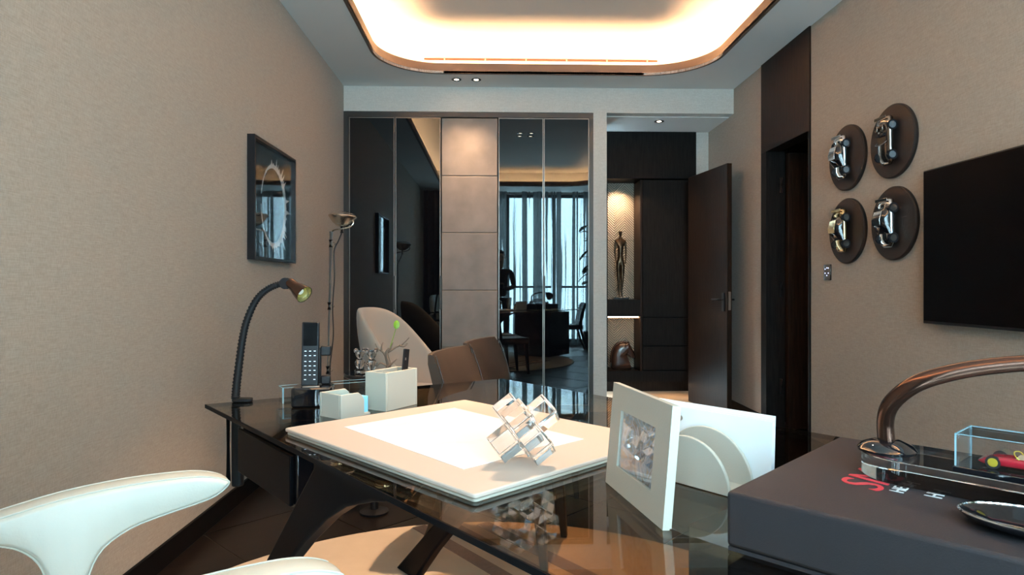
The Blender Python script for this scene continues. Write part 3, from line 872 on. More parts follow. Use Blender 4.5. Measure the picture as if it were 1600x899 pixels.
# model car maker -------------------------------------------------------------
def car_parts(t, L, W, H, body, glass, rim, open_top=False, m=None, tyre='tyre', trim='tan_trim'):
    """nose at +x, height along +z, wheels on z=0"""
    m = m or Matrix.Identity(4)
    st = [(-.50, .36, .20, .46), (-.47, .44, .14, .60), (-.36, .49, .12, .66), (-.18, .47, .12, .58), (0, .46, .12, .55), (.16, .47, .12, .56), (.32, .48, .12, .53), (.43, .44, .13, .42), (.50, .30, .18, .30)]
    rings = []
    for x, hw, z0, z1 in st:
        ring = []
        for k in range(16):
            a = 2 * PI * k / 16
            cy, cz = math.cos(a), math.sin(a)
            sy = math.copysign(abs(cy) ** .6, cy); sz = math.copysign(abs(cz) ** .6, cz)
            ring.append(m @ Vector((x * L, hw * W * sy, (z0 + z1) / 2 * H + (z1 - z0) / 2 * H * sz)))
        rings.append(ring)
    obj('body', loft(nb(), rings), body, t, smooth=True, angle=70)
    if not open_top:
        cs = [(-.34, .30, .58), (-.22, .36, .86), (-.06, .36, .98), (.06, .36, .95), (.22, .40, .56)]
        def cab(cs, infl, lo):
            rr = []
            for x, hw, zt in cs:
                ring = []
                for y, z in ((-1.18, lo), (-1.1, .55), (-.82, 1.0), (-.3, 1.06), (.3, 1.06), (.82, 1.0), (1.1, .55), (1.18, lo)):
                    zz = .46 + (zt - .46) * z
                    ring.append(m @ Vector((x * L, y * hw * W * infl, zz * H)))
                rr.append(ring)
            return rr
        c_ = obj('cabin_glass', loft(nb(), cab(cs, 1.0, -.2)), glass, t, smooth=True, angle=60)
        rp = []
        for x, hw, zt in ((-.24, .29, .85), (-.06, .30, 1.01), (.06, .29, .97)):
            zz = .46 + (zt - .46) * 1.03
            rp.append([m @ Vector((x * L, y * W, z * H)) for y, z in ((-hw, zz), (hw, zz), (hw, zz + .05), (-hw, zz + .05))])
        obj('roof', loft(nb(), rp), body, t, bevel=.0012)
    else:
        bm = nb(); v = box(bm, (-.06 * L, 0, .585 * H), (.24 * L, .62 * W, .05 * H)); bmesh.ops.transform(bm, matrix=m, verts=bm.verts)
        obj('cockpit', bm, glass, t)
        for s in (-1, 1):
            bm = nb(); box(bm, (-.12 * L, s * .17 * W, .68 * H), (.05 * L, .22 * W, .20 * H)); bmesh.ops.transform(bm, matrix=m, verts=bm.verts)
            obj('car_seat', bm, trim, t, bevel=.001)
            bm = nb(); box(bm, (-.26 * L, s * .2 * W, .72 * H), (.12 * L, .16 * W, .16 * H)); bmesh.ops.transform(bm, matrix=m, verts=bm.verts)
            obj('head_fairing', bm, body, t, bevel=.0018)
        bm = nb(); tube(bm, [m @ Vector(p) for p in smooth_pts([(.02 * L, -.36 * W, .56 * H), (.07 * L, -.34 * W, .74 * H), (.10 * L, 0, .80 * H), (.07 * L, .34 * W, .74 * H), (.02 * L, .36 * W, .56 * H)], 4)], .0018 * L / .25, 6)
        obj('windscreen_rim', bm, rim, t, smooth=True)
    for sx in (-.30, .31):
        for s in (-1, 1):
            r_ = .145 * W if L < .15 else .033 * L / .25 * 1.0
            r_ = .092 * L if L < .15 else .105 * L
            c0 = m @ Vector((sx * L, s * .40 * W, r_)); c1 = m @ Vector((sx * L, s * .50 * W, r_)); c2 = m @ Vector((sx * L, s * .515 * W, r_))
            wv = obj('wheel', cyl(nb(), c0, c1, r_, seg=20), tyre, t, smooth=True)
            obj('rim', cyl(nb(), c1, c2, r_ * .68, r_ * .60, seg=16), rim, wv, smooth=True)
    bm = nb(); box(bm, (-.47 * L, 0, .70 * H), (.06 * L, .86 * W, .035 * H)); bmesh.ops.transform(bm, matrix=m, verts=bm.verts)
    obj('spoiler', bm, body, t, bevel=.0008)

# display case with red toy car on the slab
cs_ = sc0 + su * .157 + sv * -.027 + Vector((0, 0, ZB + .0365))
dc = thing('display_case', cs_, SR, 'small clear display case on the acrylic lamp slab', 'display case')
bx0, by0, bh0 = .085, .042, .052
obj('plinth', bx(-bx0, bx0, -by0, by0, 0, .008), 'black_gloss', dc, bevel=.001)
for nm, c, s in (('side', (0, -by0 + .003, .030), (2 * bx0 - .004, .0016, .044)), ('side', (0, by0 - .003, .030), (2 * bx0 - .004, .0016, .044)),
                 ('side', (-bx0 + .003, 0, .030), (.0016, 2 * by0 - .008, .044)), ('side', (bx0 - .003, 0, .030), (.0016, 2 * by0 - .008, .044)), ('top', (0, 0, .0525), (2 * bx0 - .004, 2 * by0 - .004, .0016))):
    obj(nm, box(nb(), c, s), 'clear_acrylic', dc)
bm = nb()
for y in (-by0 + .003, by0 - .003): box(bm, (0, y, .0537), (2 * bx0 - .004, .0018, .0008))
for x in (-bx0 + .003, bx0 - .003):
    box(bm, (x, 0, .0537), (.0018, 2 * by0 - .006, .0008))
    for y in (-by0 + .003, by0 - .003): box(bm, (x, y, .031), (.002, .002, .045))
obj('polished_edge', bm, 'acrylic_edge', dc)
tc_ = thing('toy_car', cs_ + su * -.012 + Vector((0, 0, .0085)), SR, 'tiny red open toy sports car inside the clear display case', 'toy car')
car_parts(tc_, .098, .044, .030, 'red_paint', 'tan_trim', 'yellow_rim', True, m=Matrix.Rotation(PI, 4, 'Z'))
# gloss black dish on the box corner
gd = thing('glossy_dish', (.655, .765, ZB), BR, 'glossy black oval dish with white rim on the book box corner', 'dish')
bm = nb(); lathe(bm, [(.001, .001), (.04, .001), (.062, .010), (.066, .016), (.062, .016), (.04, .006), (.001, .005)], seg=40, m=Matrix.Diagonal((1.25, .8, 1, 1)))
obj('bowl', bm, 'black_gloss', gd, smooth=True)
bm = nb(); tube(bm, [(.0815 * math.cos(a), .0522 * math.sin(a), .0165) for a in [2 * PI * k / 40 for k in range(40)]], .0018, 6, closed=True)
obj('rim', bm, 'chrome', gd, smooth=True)

# ================================================================== WHITE DESK CHAIR
CA = R(37); cf = Vector((math.cos(CA), math.sin(CA), 0)); cn = Vector((math.sin(CA), -math.cos(CA), 0))
tip1 = Vector((-.632, 1.567, 0))
cc = tip1 + cn * .315 - cf * .30
oc = thing('office_chair', (cc.x, cc.y, 0), CA, 'white leather executive swivel chair with sculpted arms at the desk', 'office chair')
arm = [(-.46, .690), (-.424, .694), (-.32, .711), (-.205, .717), (-.10, .713), (-.05, .706), (-.015, .694), (0, .682), (-.014, .664), (-.049, .648), (-.143, .632), (-.205, .617), (-.252, .588), (-.275, .545), (-.283, .49), (-.286, .43), (-.345, .43), (-.350, .49), (-.354, .545), (-.368, .587), (-.394, .617), (-.424, .633), (-.46, .645), (-.485, .665)]
arm = [(p.x, p.y) for p in smooth_pts([(x, z, 0) for x, z in arm], 3, closed=True)]
def inset(P, d):
    n = len(P); out = []
    for i in range(n):
        a, b_ = Vector(P[i - 2]), Vector(P[(i + 2) % n]); t = (b_ - a).normalized()
        out.append((P[i][0] + t.y * d, P[i][1] - t.x * d))
    return out
for s in (1, -1):
    y = s * .315
    m_ = Matrix.Translation((.30, y, 0))
    rings = []
    for yy, ins in ((-.040, .013), (-.037, .008), (-.029, .0035), (-.016, .0008), (0, 0), (.016, .0008), (.029, .0035), (.037, .008), (.040, .013)):
        rings.append([m_ @ Vector((x, yy, z)) for x, z in inset(arm, ins)])
    bm = loft(nb(), rings); bmesh.ops.triangulate(bm, faces=[f for f in bm.faces if len(f.verts) > 4])
    a_ = obj('armrest', bm, 'white_leather', oc, smooth=True, angle=40)
    for yy in (-.030, .030):
        obj('piping', tube(nb(), [m_ @ Vector((x, yy, z)) for x, z in inset(arm, .003)], .0018, 6, closed=True), 'white_leather', a_, smooth=True)
# seat and back as soft lofts
def cushion(rings, name, parent, material='white_leather', sub=2):
    return obj(name, loft(nb(), rings), material, parent, smooth=True, subsurf=sub)
sr = []
for x, w2, zt, zb in ((-.26, .22, .47, .37), (-.2, .25, .475, .36), (0, .265, .465, .36), (.2, .255, .475, .36), (.27, .22, .455, .38)):
    sr.append([Vector((x, y * w2, z)) for y, z in ((-1, (zt + zb) / 2), (-.85, zt), (0, zt - .01), (.85, zt), (1, (zt + zb) / 2), (.85, zb), (0, zb), (-.85, zb))])
cushion(sr, 'seat', oc)
br = []
for z, x, w2, th in ((.44, -.24, .20, .05), (.6, -.285, .235, .055), (.78, -.31, .24, .05), (.93, -.345, .22, .045), (1.0, -.37, .17, .03)):
    br.append([Vector((x + dx * th + abs(y) ** 2 * .06, y * w2, z)) for y, dx in ((-1, 0), (-.8, 1), (0, .8), (.8, 1), (1, 0), (.8, -1), (0, -1), (-.8, -1))])
cushion(br, 'backrest', oc)
obj('column', cyl(nb(), (0, 0, .10), (0, 0, .365), .028, seg=20), 'chrome', oc, smooth=True)
for k in range(5):
    a = 2 * PI * k / 5 + .3
    e = Vector((.30 * math.cos(a), .30 * math.sin(a), .085))
    bl = obj('base_leg', tube(nb(), [(0, 0, .115), e * .5 + Vector((0, 0, .06)), e], [.026, .022, .015], 10, flat=.7), 'chrome', oc, smooth=True)
    p = Vector((e.x, e.y, 0.039)); t_ = Vector((-math.sin(a), math.cos(a), 0))
    obj('castor', cyl(nb(), p - t_ * .022, p + t_ * .022, .026, seg=18), 'black_gloss', bl, smooth=True, world=False)
    bm = nb(); cyl(bm, p, p + Vector((0, 0, .045)), .008, seg=10); obj('castor_stem', bm, 'chrome', bl, smooth=True)
for s in (1, -1):
    obj('arm_bracket', tube(nb(), [(-.02, s * .315, .45), (-.02, s * .30, .37), (-.02, s * .10, .352)], .016, 8), 'chrome', oc, smooth=True)

# ================================================================== BROWN LEATHER CHAIRS
def leather_chair(label, loc, rz, group):
    """origin under the seat centre, faces +x"""
    t = thing('leather_chair', loc, rz, label, 'chair', group)
    # seat
    sr = [[Vector((x, y * w2, z)) for y, z in ((-1, .43), (-.93, .465), (0, .46), (.93, .465), (1, .43), (.97, .385), (0, .38), (-.97, .385))] for x, w2 in ((-.21, .205), (-.18, .22), (.0, .23), (.20, .225), (.235, .205))]
    obj('seat', loft(nb(), sr), 'brown_leather', t, smooth=True, angle=50)
    # back: curved slab leaning back
    rings = []
    for z, x, w2 in ((.40, -.175, .20), (.52, -.185, .215), (.68, -.215, .225), (.805, -.255, .22), (.845, -.27, .208)):
        th = .026 if z < .79 else (.020 if z < .83 else .010)
        ring = []
        for y in (-1, -.6, -.2, .2, .6, 1): ring.append(Vector((x + th + .03 * y * y - .012, y * w2, z)))
        for y in (1, .6, .2, -.2, -.6, -1): ring.append(Vector((x - th + .03 * y * y - .012, y * w2, z)))
        rings.append(ring)
    bk = obj('backrest', loft(nb(), rings), 'brown_leather', t, smooth=True, angle=50)
    for s in (-1, 1):
        pts = [Vector((x + .020 + .025, s * w2 * 1.0, z)) for z, x, w2 in ((.42, -.175, .201), (.52, -.185, .216), (.68, -.215, .226), (.805, -.255, .221), (.840, -.27, .210))]
        obj('seam', tube(nb(), smooth_pts(pts, 4), .0028, 6), 'dark_seam', bk, smooth=True)
    # legs
    for s in (-1, 1):
        for x0, x1 in ((.195, .225), (-.165, -.305)):
            rg = []
            for z, xx, h_ in ((.40, x0, .024), (.20, (x0 + x1) / 2 + (x0 - x1) * .1, .020), (0, x1, .014)):
                y = s * (.195 - .0 * z)
                rg.append([Vector((xx + a * h_, y + b_ * h_, z)) for a, b_ in ((-1, -1), (1, -1), (1, 1), (-1, 1))])
            obj('leg', loft(nb(), rg), 'brown_leather', t, bevel=.005)
    return t
def dirang(d): return math.atan2(d[1], d[0])
f1 = dirang((.95, -.30))
p1 = (.043, 2.80, .015)
ch1 = leather_chair('brown leather chair behind the desk, nearer the cream pen box', p1, f1, 'brown leather chairs')
def chair_copy(label, loc, rz):
    c = copy_tree(ch1); c.location = loc; c.rotation_euler = (0, 0, rz); c['label'] = label; return c
f2 = dirang((.95, -.33))
chair_copy('brown leather chair behind the desk, farther from the cream pen box', (.165, 3.33, .015), f2)
chair_copy('dark leather chair before the curtain, seen only in the wardrobe glass', (1.33, .30, 0.0), R(178))

# ================================================================== LOUNGE CHAIR
lc = thing('lounge_chair', (-.58, 4.72, 0), R(-20), 'beige upholstered lounge chair with a high sweeping shell', 'armchair')
def shell_ring(z_f, thick):
    pass
# U-shaped plan (open to +x), top edge sweeping from high back down to the arms
N = 28
outer_b, outer_t, inner_t, inner_b = [], [], [], []
for k in range(N + 1):
    a = R(62 + 236 * k / N)
    ca, sa = math.cos(a), math.sin(a)
    u = (1 - ca) / 2                     # 1 at the back
    u = max(0, min(1, (u - .22) / .78))
    hgt = .50 + .47 * (u * u * (3 - 2 * u))
    rx, ry = .37, .34
    lean = .10 * u
    ob = Vector((rx * .74 * ca + .02, ry * .74 * sa, .24)); ot = Vector((rx * ca - lean * .6, ry * sa, hgt))
    it = Vector(((rx - .05) * ca - lean * .5, (ry - .05) * sa, hgt - .004)); ib = Vector(((rx * .74 - .05) * ca + .02, (ry * .74 - .05) * sa, .27))
    mid_o = ob.lerp(ot, .55) + Vector((.04 * ca, .04 * sa, 0)); mid_i = ib.lerp(it, .55) + Vector((.03 * ca, .03 * sa, 0))
    tp = (ot + it) / 2 + Vector((0, 0, .02))
    outer_b.append([ob, mid_o, ot, tp, it, mid_i, ib])
obj('shell', loft(nb(), outer_b), 'lounge_fabric', lc, smooth=True, subsurf=2)
sr = []
for x, w2 in ((-.22, .18), (-.1, .25), (.1, .27), (.28, .25), (.33, .2)):
    sr.append([Vector((x, y * w2, z)) for y, z in ((-1, .36), (-.9, .42), (0, .43), (.9, .42), (1, .36), (.9, .27), (0, .25), (-.9, .27))])
obj('seat_cushion', loft(nb(), sr), 'lounge_fabric', lc, smooth=True, subsurf=2)
for sx in (-1, 1):
    for sy in (-1, 1):
        obj('leg', cyl(nb(), (sx * .18, sy * .16, .28), (sx * .25, sy * .22, 0), .018, .010, 14), 'dark_wood', lc, smooth=True)

# ================================================================== SIDE TABLE WITH GLASS FIGURE AND BRANCH
st_ = thing('side_table', (-.60, 3.30, 0), 0, 'small round black pedestal table behind the desk', 'side table')
obj('table_top', lathe(nb(), [(.001, .685), (.14, .685), (.15, .69), (.15, .70), (.145, .705), (.001, .705)], seg=48), 'black_gloss', st_, smooth=True)
obj('pedestal', lathe(nb(), [(.02, .018), (.022, .35), (.02, .686)], seg=20), 'black_metal', st_, smooth=True)
obj('foot', lathe(nb(), [(.001, .0), (.07, .0), (.072, .010), (.03, .02), (.001, .02)], seg=40), 'black_metal', st_, smooth=True)
# branch arrangement
ba = thing('branch_decoration', (-.535, 3.30, .705), 0, 'bare twig decoration with a single green leaf on the side table', 'plant')
def tw(pts, r0, r1): 
    p = smooth_pts(pts, 4); return tube(nb(), p, [r0 + (r1 - r0) * i / (len(p) - 1) for i in range(len(p))], 7)
obj('twig', tw([(0, 0, 0), (.005, .01, .04), (-.005, 0, .09), (.01, .0, .12)], .016, .007), 'twig', ba, smooth=True)
for pts in ([(0, 0, .06), (-.02, .0, .10), (-.045, .01, .115), (-.06, 0, .145)], [(-.03, .0, .105), (-.028, .0, .13), (-.022, .01, .15)],
            [(.005, 0, .10), (.04, .0, .125), (.075, .01, .14), (.11, 0, .175)], [(.06, 0, .135), (.085, .0, .13), (.10, .01, .145)],
            [(.005, 0, .10), (.018, .0, .125), (.028, 0, .15)], [(0, 0, .03), (-.03, -.02, .05), (-.05, -.02, .03)], [(0, 0, .02), (.03, -.02, .05), (.05, -.01, .07)]):
    obj('twig', tw(pts, .006, .0022), 'twig', ba, smooth=True)
lfst = obj('stalk', tw([(.01, 0, .11), (.025, .0, .16), (.043, 0, .22)], .0022, .0016), 'leaf_green', ba, smooth=True)
bm = nb()
lathe(bm, [(.001, -.002), (.012, -.001), (.018, 0), (.012, .002), (.001, .003)], seg=18, m=Matrix.Translation((.047, -.003, .240)) @ Matrix.Rotation(R(75), 4, 'X') @ Matrix.Diagonal((.85, 1.25, 1, 1)))
obj('leaf', bm, 'leaf_green', ba, smooth=True)
# glass figure
def glass_fig(x, y, label, sc=1.0):
    t = thing('glass_figurine', (x, y, .705), 0, label, 'figurine', 'clear glass figurines')
    pts = [(.001, .0), (.028, .0), (.030, .012), (.014, .022), (.024, .04), (.030, .055), (.020, .072), (.012, .078), (.022, .092), (.026, .106), (.018, .12), (.001, .124)]
    obj('body', lathe(nb(), [(r * sc, z * sc) for r, z in pts], seg=20), 'acrylic', t, smooth=True)
    for s in (-1, 1):
        bm = nb(); lathe(bm, [(.001, -.012), (.009, -.008), (.012, 0), (.009, .008), (.001, .012)], (s * .022 * sc, 0, .122 * sc), 14); obj('ear', bm, 'acrylic', t, smooth=True)
glass_fig(-.602, 3.24, 'clear glass figurine nearest the twig on the side table', .95)
glass_fig(-.672, 3.30, 'clear glass figurine left of the other, farther from the twig', .9)

# ================================================================== FLOOR LAMP
fp = thing('floor_lamp', (-1.125, 4.42, 0), 0, 'thin chrome floor lamp with a car headlight head by the wall', 'floor lamp')
obj('pole', cyl(nb(), (-1.128, 4.42, .0), (-1.092, 4.42, 1.505), .012, .012, 14), 'pole_chrome', fp, world=True, smooth=True)
for z in (.10, .55, .98, 1.40):
    x = -1.128 + .036 * z / 1.505
    obj('sleeve', cyl(nb(), (x, 4.42, z), (x, 4.42, z + .05), .0145, seg=14), 'black_metal', fp, world=True, smooth=True)
    bm = nb(); tube(bm, [(x + .012 + .011 * (1 + math.cos(a)), 4.42, z + .025 + .008 * math.sin(a)) for a in [2 * PI * k / 14 for k in range(14)]], .002, 6, closed=True)
    obj('guide_ring', bm, 'chrome_warm', fp, world=True, smooth=True)
obj('base', bx(-1.22, -1.03, 4.32, 4.52, 0, .03), 'black_metal', fp, world=True, bevel=.005)
tb = obj('transformer', bx(-1.19, -1.145, 4.37, 4.47, .03, .17), 'black_metal', fp, world=True, bevel=.005)
Mh = Matrix.Translation((-1.020, 4.42, 1.545)) @ Matrix.Rotation(R(4), 4, 'Y')
hd_ = obj('lamp_head', lathe(nb(), [(.001, -.01), (.03, -.005), (.062, .018), (.085, .048), (.092, .056), (.094, .064), (.090, .070), (.001, .070)], m=Mh, seg=40), 'chrome_warm', fp, world=True, smooth=True)
obj('lens', lathe(nb(), [(.001, .0705), (.086, .0705), (.075, .084), (.04, .093), (.001, .096)], m=Mh, seg=40), 'clear_acrylic', hd_, world=True, smooth=True)
obj('bracket', tube(nb(), smooth_pts([(-1.092, 4.42, 1.50), (-1.07, 4.41, 1.515), (-1.02, 4.40, 1.522), (-.965, 4.40, 1.535), (-.94, 4.40, 1.56), (-.95, 4.41, 1.585), (-.97, 4.42, 1.57)], 6), .005, 8), 'chrome_warm', fp, world=True, smooth=True)
obj('socket', cyl(nb(), (-1.02, 4.42, 1.495), (-1.02, 4.42, 1.54), .014, seg=12), 'black_metal', fp, world=True, smooth=True)
obj('cable', tube(nb(), smooth_pts([(-1.02, 4.42, 1.50), (-1.045, 4.42, 1.44), (-1.073, 4.42, 1.37), (-1.07, 4.42, 1.2), (-1.082, 4.42, 1.0), (-1.078, 4.42, .8), (-1.10, 4.42, .58), (-1.09, 4.42, .35), (-1.15, 4.42, .16)], 6), .004, 8), 'black_metal', fp, world=True, smooth=True)

# ================================================================== WALL PICTURE
wp = thing('wall_picture', (XL, 3.95, 1.28), 0, 'black framed glazed picture of a ragged white ring on the left wall', 'picture')
PY0, PY1, PZ0, PZ1 = 3.585, 4.325, 1.285, 1.968
bm = nb()
for y0, y1, z0, z1 in ((PY0, PY1, PZ0, PZ0 + .018), (PY0, PY1, PZ1 - .018, PZ1), (PY0, PY0 + .018, PZ0 + .018, PZ1 - .018), (PY1 - .018, PY1, PZ0 + .018, PZ1 - .018)):
    bx(XL + .001, XL + .042, y0, y1, z0, z1, bm)
obj('frame', bm, 'black_metal', wp, world=True)
obj('backing', bx(XL + .002, XL + .014, PY0 + .017, PY1 - .017, PZ0 + .017, PZ1 - .017), 'screen_black', wp, world=True)
# the ring: ragged painted stroke, thick on the right side
bm = nb(); random.seed(11)
vi, vo = [], []
NR = 150
for k in range(NR + 1):
    a = R(168 - 345 * k / NR)
    fr_ = k / NR
    wd_ = .005 + .034 * max(0, math.sin(fr_ * PI)) ** 2
    rag = random.random() ** 5 * .05 * (.7 + 1.6 * max(0, math.cos(a))) * (1 if .18 < fr_ < .8 else .1)
    cy, cz = (PY0 + PY1) / 2 + .01, (PZ0 + PZ1) / 2 - .005
    ri = .205 - random.random() * .005; ro = .205 + wd_ + rag
    ell = 1.10
    vi.append(bm.verts.new((XL + .0148, cy + ri * math.cos(a), cz + ri * ell * math.sin(a))))
    vo.append(bm.verts.new((XL + .0148, cy + ro * math.cos(a), cz + ro * ell * math.sin(a))))
for k in range(NR): bm.faces.new((vi[k], vi[k + 1], vo[k + 1], vo[k]))
obj('painted_ring', bm, 'paper_white', wp, world=True)
obj('pane', bx(XL + .026, XL + .029, PY0 + .018, PY1 - .018, PZ0 + .018, PZ1 - .018), 'art_glass', wp, world=True)

# ================================================================== CAR PLAQUES ON THE RIGHT WALL
# car x axis (nose) -> down, car z axis -> out of the wall (-x world), car y axis -> world y
MW = Matrix(((0, 0, -1, 0), (0, 1, 0, 0), (-1, 0, 0, 0), (0, 0, 0, 1)))
pls = [((3.942, 1.925), 'upper left round leather plaque with a closed silver model car', 'chrome', 'black_gloss', 'rim_silver', False),
       ((3.484, 1.925), 'upper right round leather plaque with an open dark chrome model car', 'dark_chrome', 'black_gloss', 'rim_silver', True),
       ((3.942, 1.477), 'lower left round leather plaque with a gold model car', 'gold_chrome', 'black_gloss', 'dark_chrome', False),
       ((3.475, 1.479), 'lower right round leather plaque with a bright chrome model car', 'chrome', 'black_gloss', 'dark_chrome', False)]
for (y, z), lab, bd, gl, rmm, op in pls:
    t = thing('car_plaque', (XR, y, z), 0, lab, 'wall plaque', 'car plaques on the right wall')
    Mp = Matrix.Rotation(R(-90), 4, 'Y')
    obj('disc', lathe(nb(), [(.001, .001), (.197, .001), (.200, .006), (.200, .018), (.194, .024), (.001, .024)], seg=64, m=Mp), 'plaque_leather', t, smooth=True)
    car_parts(t, .262, .122, .085, bd, gl, rmm, op, m=Matrix.Translation((-.026, .0, 0)) @ MW, tyre='black_metal', trim='black_leather')

# keypad switch
ks = thing('wall_switch', (XR, 4.195, 1.228), 0, 'small black keypad switch with glowing dots beside the plaques', 'switch')
obj('plate', bx(XR - .010, XR, 4.152, 4.238, 1.176, 1.280), 'black_gloss', ks, world=True, bevel=.003)
bm = nb()
for dy, dz in ((-.020, .028), (.0, .030), (.020, .022), (-.020, -.005), (.020, -.005), (0, -.02)):
    box(bm, (XR - .0105, 4.195 + dy, 1.228 + dz), (.002, .006, .006))
obj('indicator', bm, 'switch_glow', ks, world=True)

# television
tv = thing('television', (XR, 2.55, .96), 0, 'large flat black television mounted on the right wall', 'television')
TYa, TYb, TZa, TZb = 1.81, 3.17, .955, 1.708
obj('body', bx(XR - .058, XR - .020, TYa, TYb, TZa, TZb), 'black_metal', tv, world=True, bevel=.004)
obj('screen', bx(XR - .0595, XR - .0575, TYa + .008, TYb - .008, TZa + .014, TZb - .008), 'screen_black', tv, world=True)
obj('wall_mount', bx(XR - .021, XR, 2.3, 2.8, 1.15, 1.5), 'black_metal', tv, world=True)

# ================================================================== NICHE SCULPTURES
def skin_obj(name, nodes, edges, material, parent, sub=2, root=0):
    """nodes: list of (pos, radius)"""
    me = bpy.data.meshes.new(name)
    me.from_pydata([n[0] for n in nodes], edges, []); me.update()
    o = bpy.data.objects.new(name, me); COL.objects.link(o)
    o.modifiers.new('skin', 'SKIN')
    if not me.skin_vertices: 
        bpy.context.view_layer.objects.active = o
    for i, n in enumerate(nodes):
        sv_ = me.skin_vertices[0].data[i]
        r_ = n[1]; sv_.radius = r_ if isinstance(r_, tuple) else (r_, r_)
        sv_.use_root = (i == root)
    md = o.modifiers.new('sub', 'SUBSURF'); md.levels = sub; md.render_levels = sub
    me.materials.append(MATS[material])
    for md in o.modifiers:
        if md.type == 'SKIN': md.use_smooth_shade = True
    o.parent = parent
    return o

sf = thing('bronze_figure', (1.307, HC + .15, 1.0), 0, 'slender bronze standing figure in the upper niche of the hall cabinet', 'statue')
obj('pedestal', bx(-.075, .075, -.06, .06, .0, .022), 'black_gloss', sf, bevel=.002)
nodes = [((0, 0, .40), .034), ((0, 0, .46), .026), ((0, 0, .54), .034), ((0, 0, .60), .036), ((0, 0, .635), .014), ((0, 0, .66), .012), ((0, -.004, .69), .023), ((0, -.004, .712), .016),
         ((.022, 0, .36), .027), ((.018, -.004, .22), .018), ((.014, .004, .12), .014), ((.012, 0, .045), .008), ((.014, -.022, .030), .008),
         ((-.022, 0, .36), .027), ((-.018, .004, .22), .018), ((-.014, .01, .12), .014), ((-.012, .006, .045), .008), ((-.014, -.016, .030), .008),
         ((.048, 0, .605), .014), ((.058, .004, .50), .010), ((.050, -.016, .40), .007), ((.046, -.02, .365), .007),
         ((-.048, 0, .605), .014), ((-.058, .004, .50), .010), ((-.050, -.016, .40), .007), ((-.046, -.02, .365), .007)]
edges = [(0, 1), (1, 2), (2, 3), (3, 4), (4, 5), (5, 6), (6, 7), (0, 8), (8, 9), (9, 10), (10, 11), (11, 12), (0, 13), (13, 14), (14, 15), (15, 16), (16, 17), (3, 18), (18, 19), (19, 20), (20, 21), (3, 22), (22, 23), (23, 24), (24, 25)]
skin_obj('figure', nodes, edges, 'statue_bronze', sf)

hh = thing('horse_head', (1.315, HC + .14, .281), 0, 'dark polished horse head sculpture in the lower niche', 'sculpture')
def horse():
    out = [(-.09, 0), (.085, 0), (.09, .03), (.07, .08), (.05, .13), (.06, .165), (.085, .15), (.115, .115), (.135, .11), (.142, .13), (.130, .165), (.105, .215), (.085, .250), (.070, .285), (.045, .272), (.02, .278), (-.03, .265), (-.075, .22), (-.10, .15), (-.105, .07)]
    P = [(p.x, p.y) for p in smooth_pts([(x, z, 0) for x, z in out], 3, closed=True)]
    cx, cz = sum(p[0] for p in P) / len(P), sum(p[1] for p in P) / len(P)
    rings = []
    for y, k in ((-.055, .55), (-.05, .8), (-.028, .97), (0, 1), (.028, .97), (.05, .8), (.055, .55)):
        rings.append([Vector((cx + (x - cx) * k if abs(y) > .03 else x * 1, y, max(0, cz + (z - cz) * k) if abs(y) > .03 else z)) for x, z in P])
    return loft(nb(), rings)
obj('head', horse(), 'horse_wood', hh, smooth=True, angle=80)
bm = nb(); tube(bm, smooth_pts([(.045, 0, .278), (-.03, 0, .268), (-.078, 0, .222), (-.104, 0, .15), (-.108, 0, .07)], 5), .012, 8); obj('mane', bm, 'horse_wood', hh, smooth=True)

# ================================================================== CURTAINS, PLANT, PERSON BEHIND THE VIEWPOINT
def curtain(name, x0, x1, y, z0, z1, amp, waves, material, label, group=None):
    bm = nb(); n = int((x1 - x0) / .012); nz = 6
    rows = []
    random.seed(int(x0 * 100) + 5)
    ph = [random.uniform(0, 6) for _ in range(3)]
    for j in range(nz + 1):
        z = z0 + (z1 - z0) * j / nz; row = []
        for i in range(n + 1):
            x = x0 + (x1 - x0) * i / n
            k = 2 * PI * waves * (x - x0)
            yy = y + amp * math.sin(k + ph[0] + .6 * math.sin(.37 * k)) + amp * .4 * math.sin(2.3 * k + ph[1]) * (1 - .3 * j / nz)
            row.append(bm.verts.new((x, yy, z)))
        rows.append(row)
    for j in range(nz):
        for i in range(n): bm.faces.new((rows[j][i], rows[j][i + 1], rows[j + 1][i + 1], rows[j + 1][i]))
    o = obj(name, bm, material, smooth=True, angle=180)
    return tag(o, label, 'curtain', group)
curtain('sheer_curtain', -.60, 2.12, YW + .16, .03, ZC - .004, .022, 7.0, 'sheer_curtain', 'sheer striped curtain over the bright window, seen in the wardrobe glass')
curtain('dark_drape', XL + .03, -.56, YW + .24, .02, ZC - .004, .03, 8.0, 'drape_dark', 'dark gathered drape beside the window, seen in the wardrobe glass')
curtain('light_drape', 1.93, XR - .03, YW + .24, .02, ZC - .004, .03, 8.0, 'wall_fabric_grey', 'grey gathered drape right of the window, seen in the wardrobe glass')

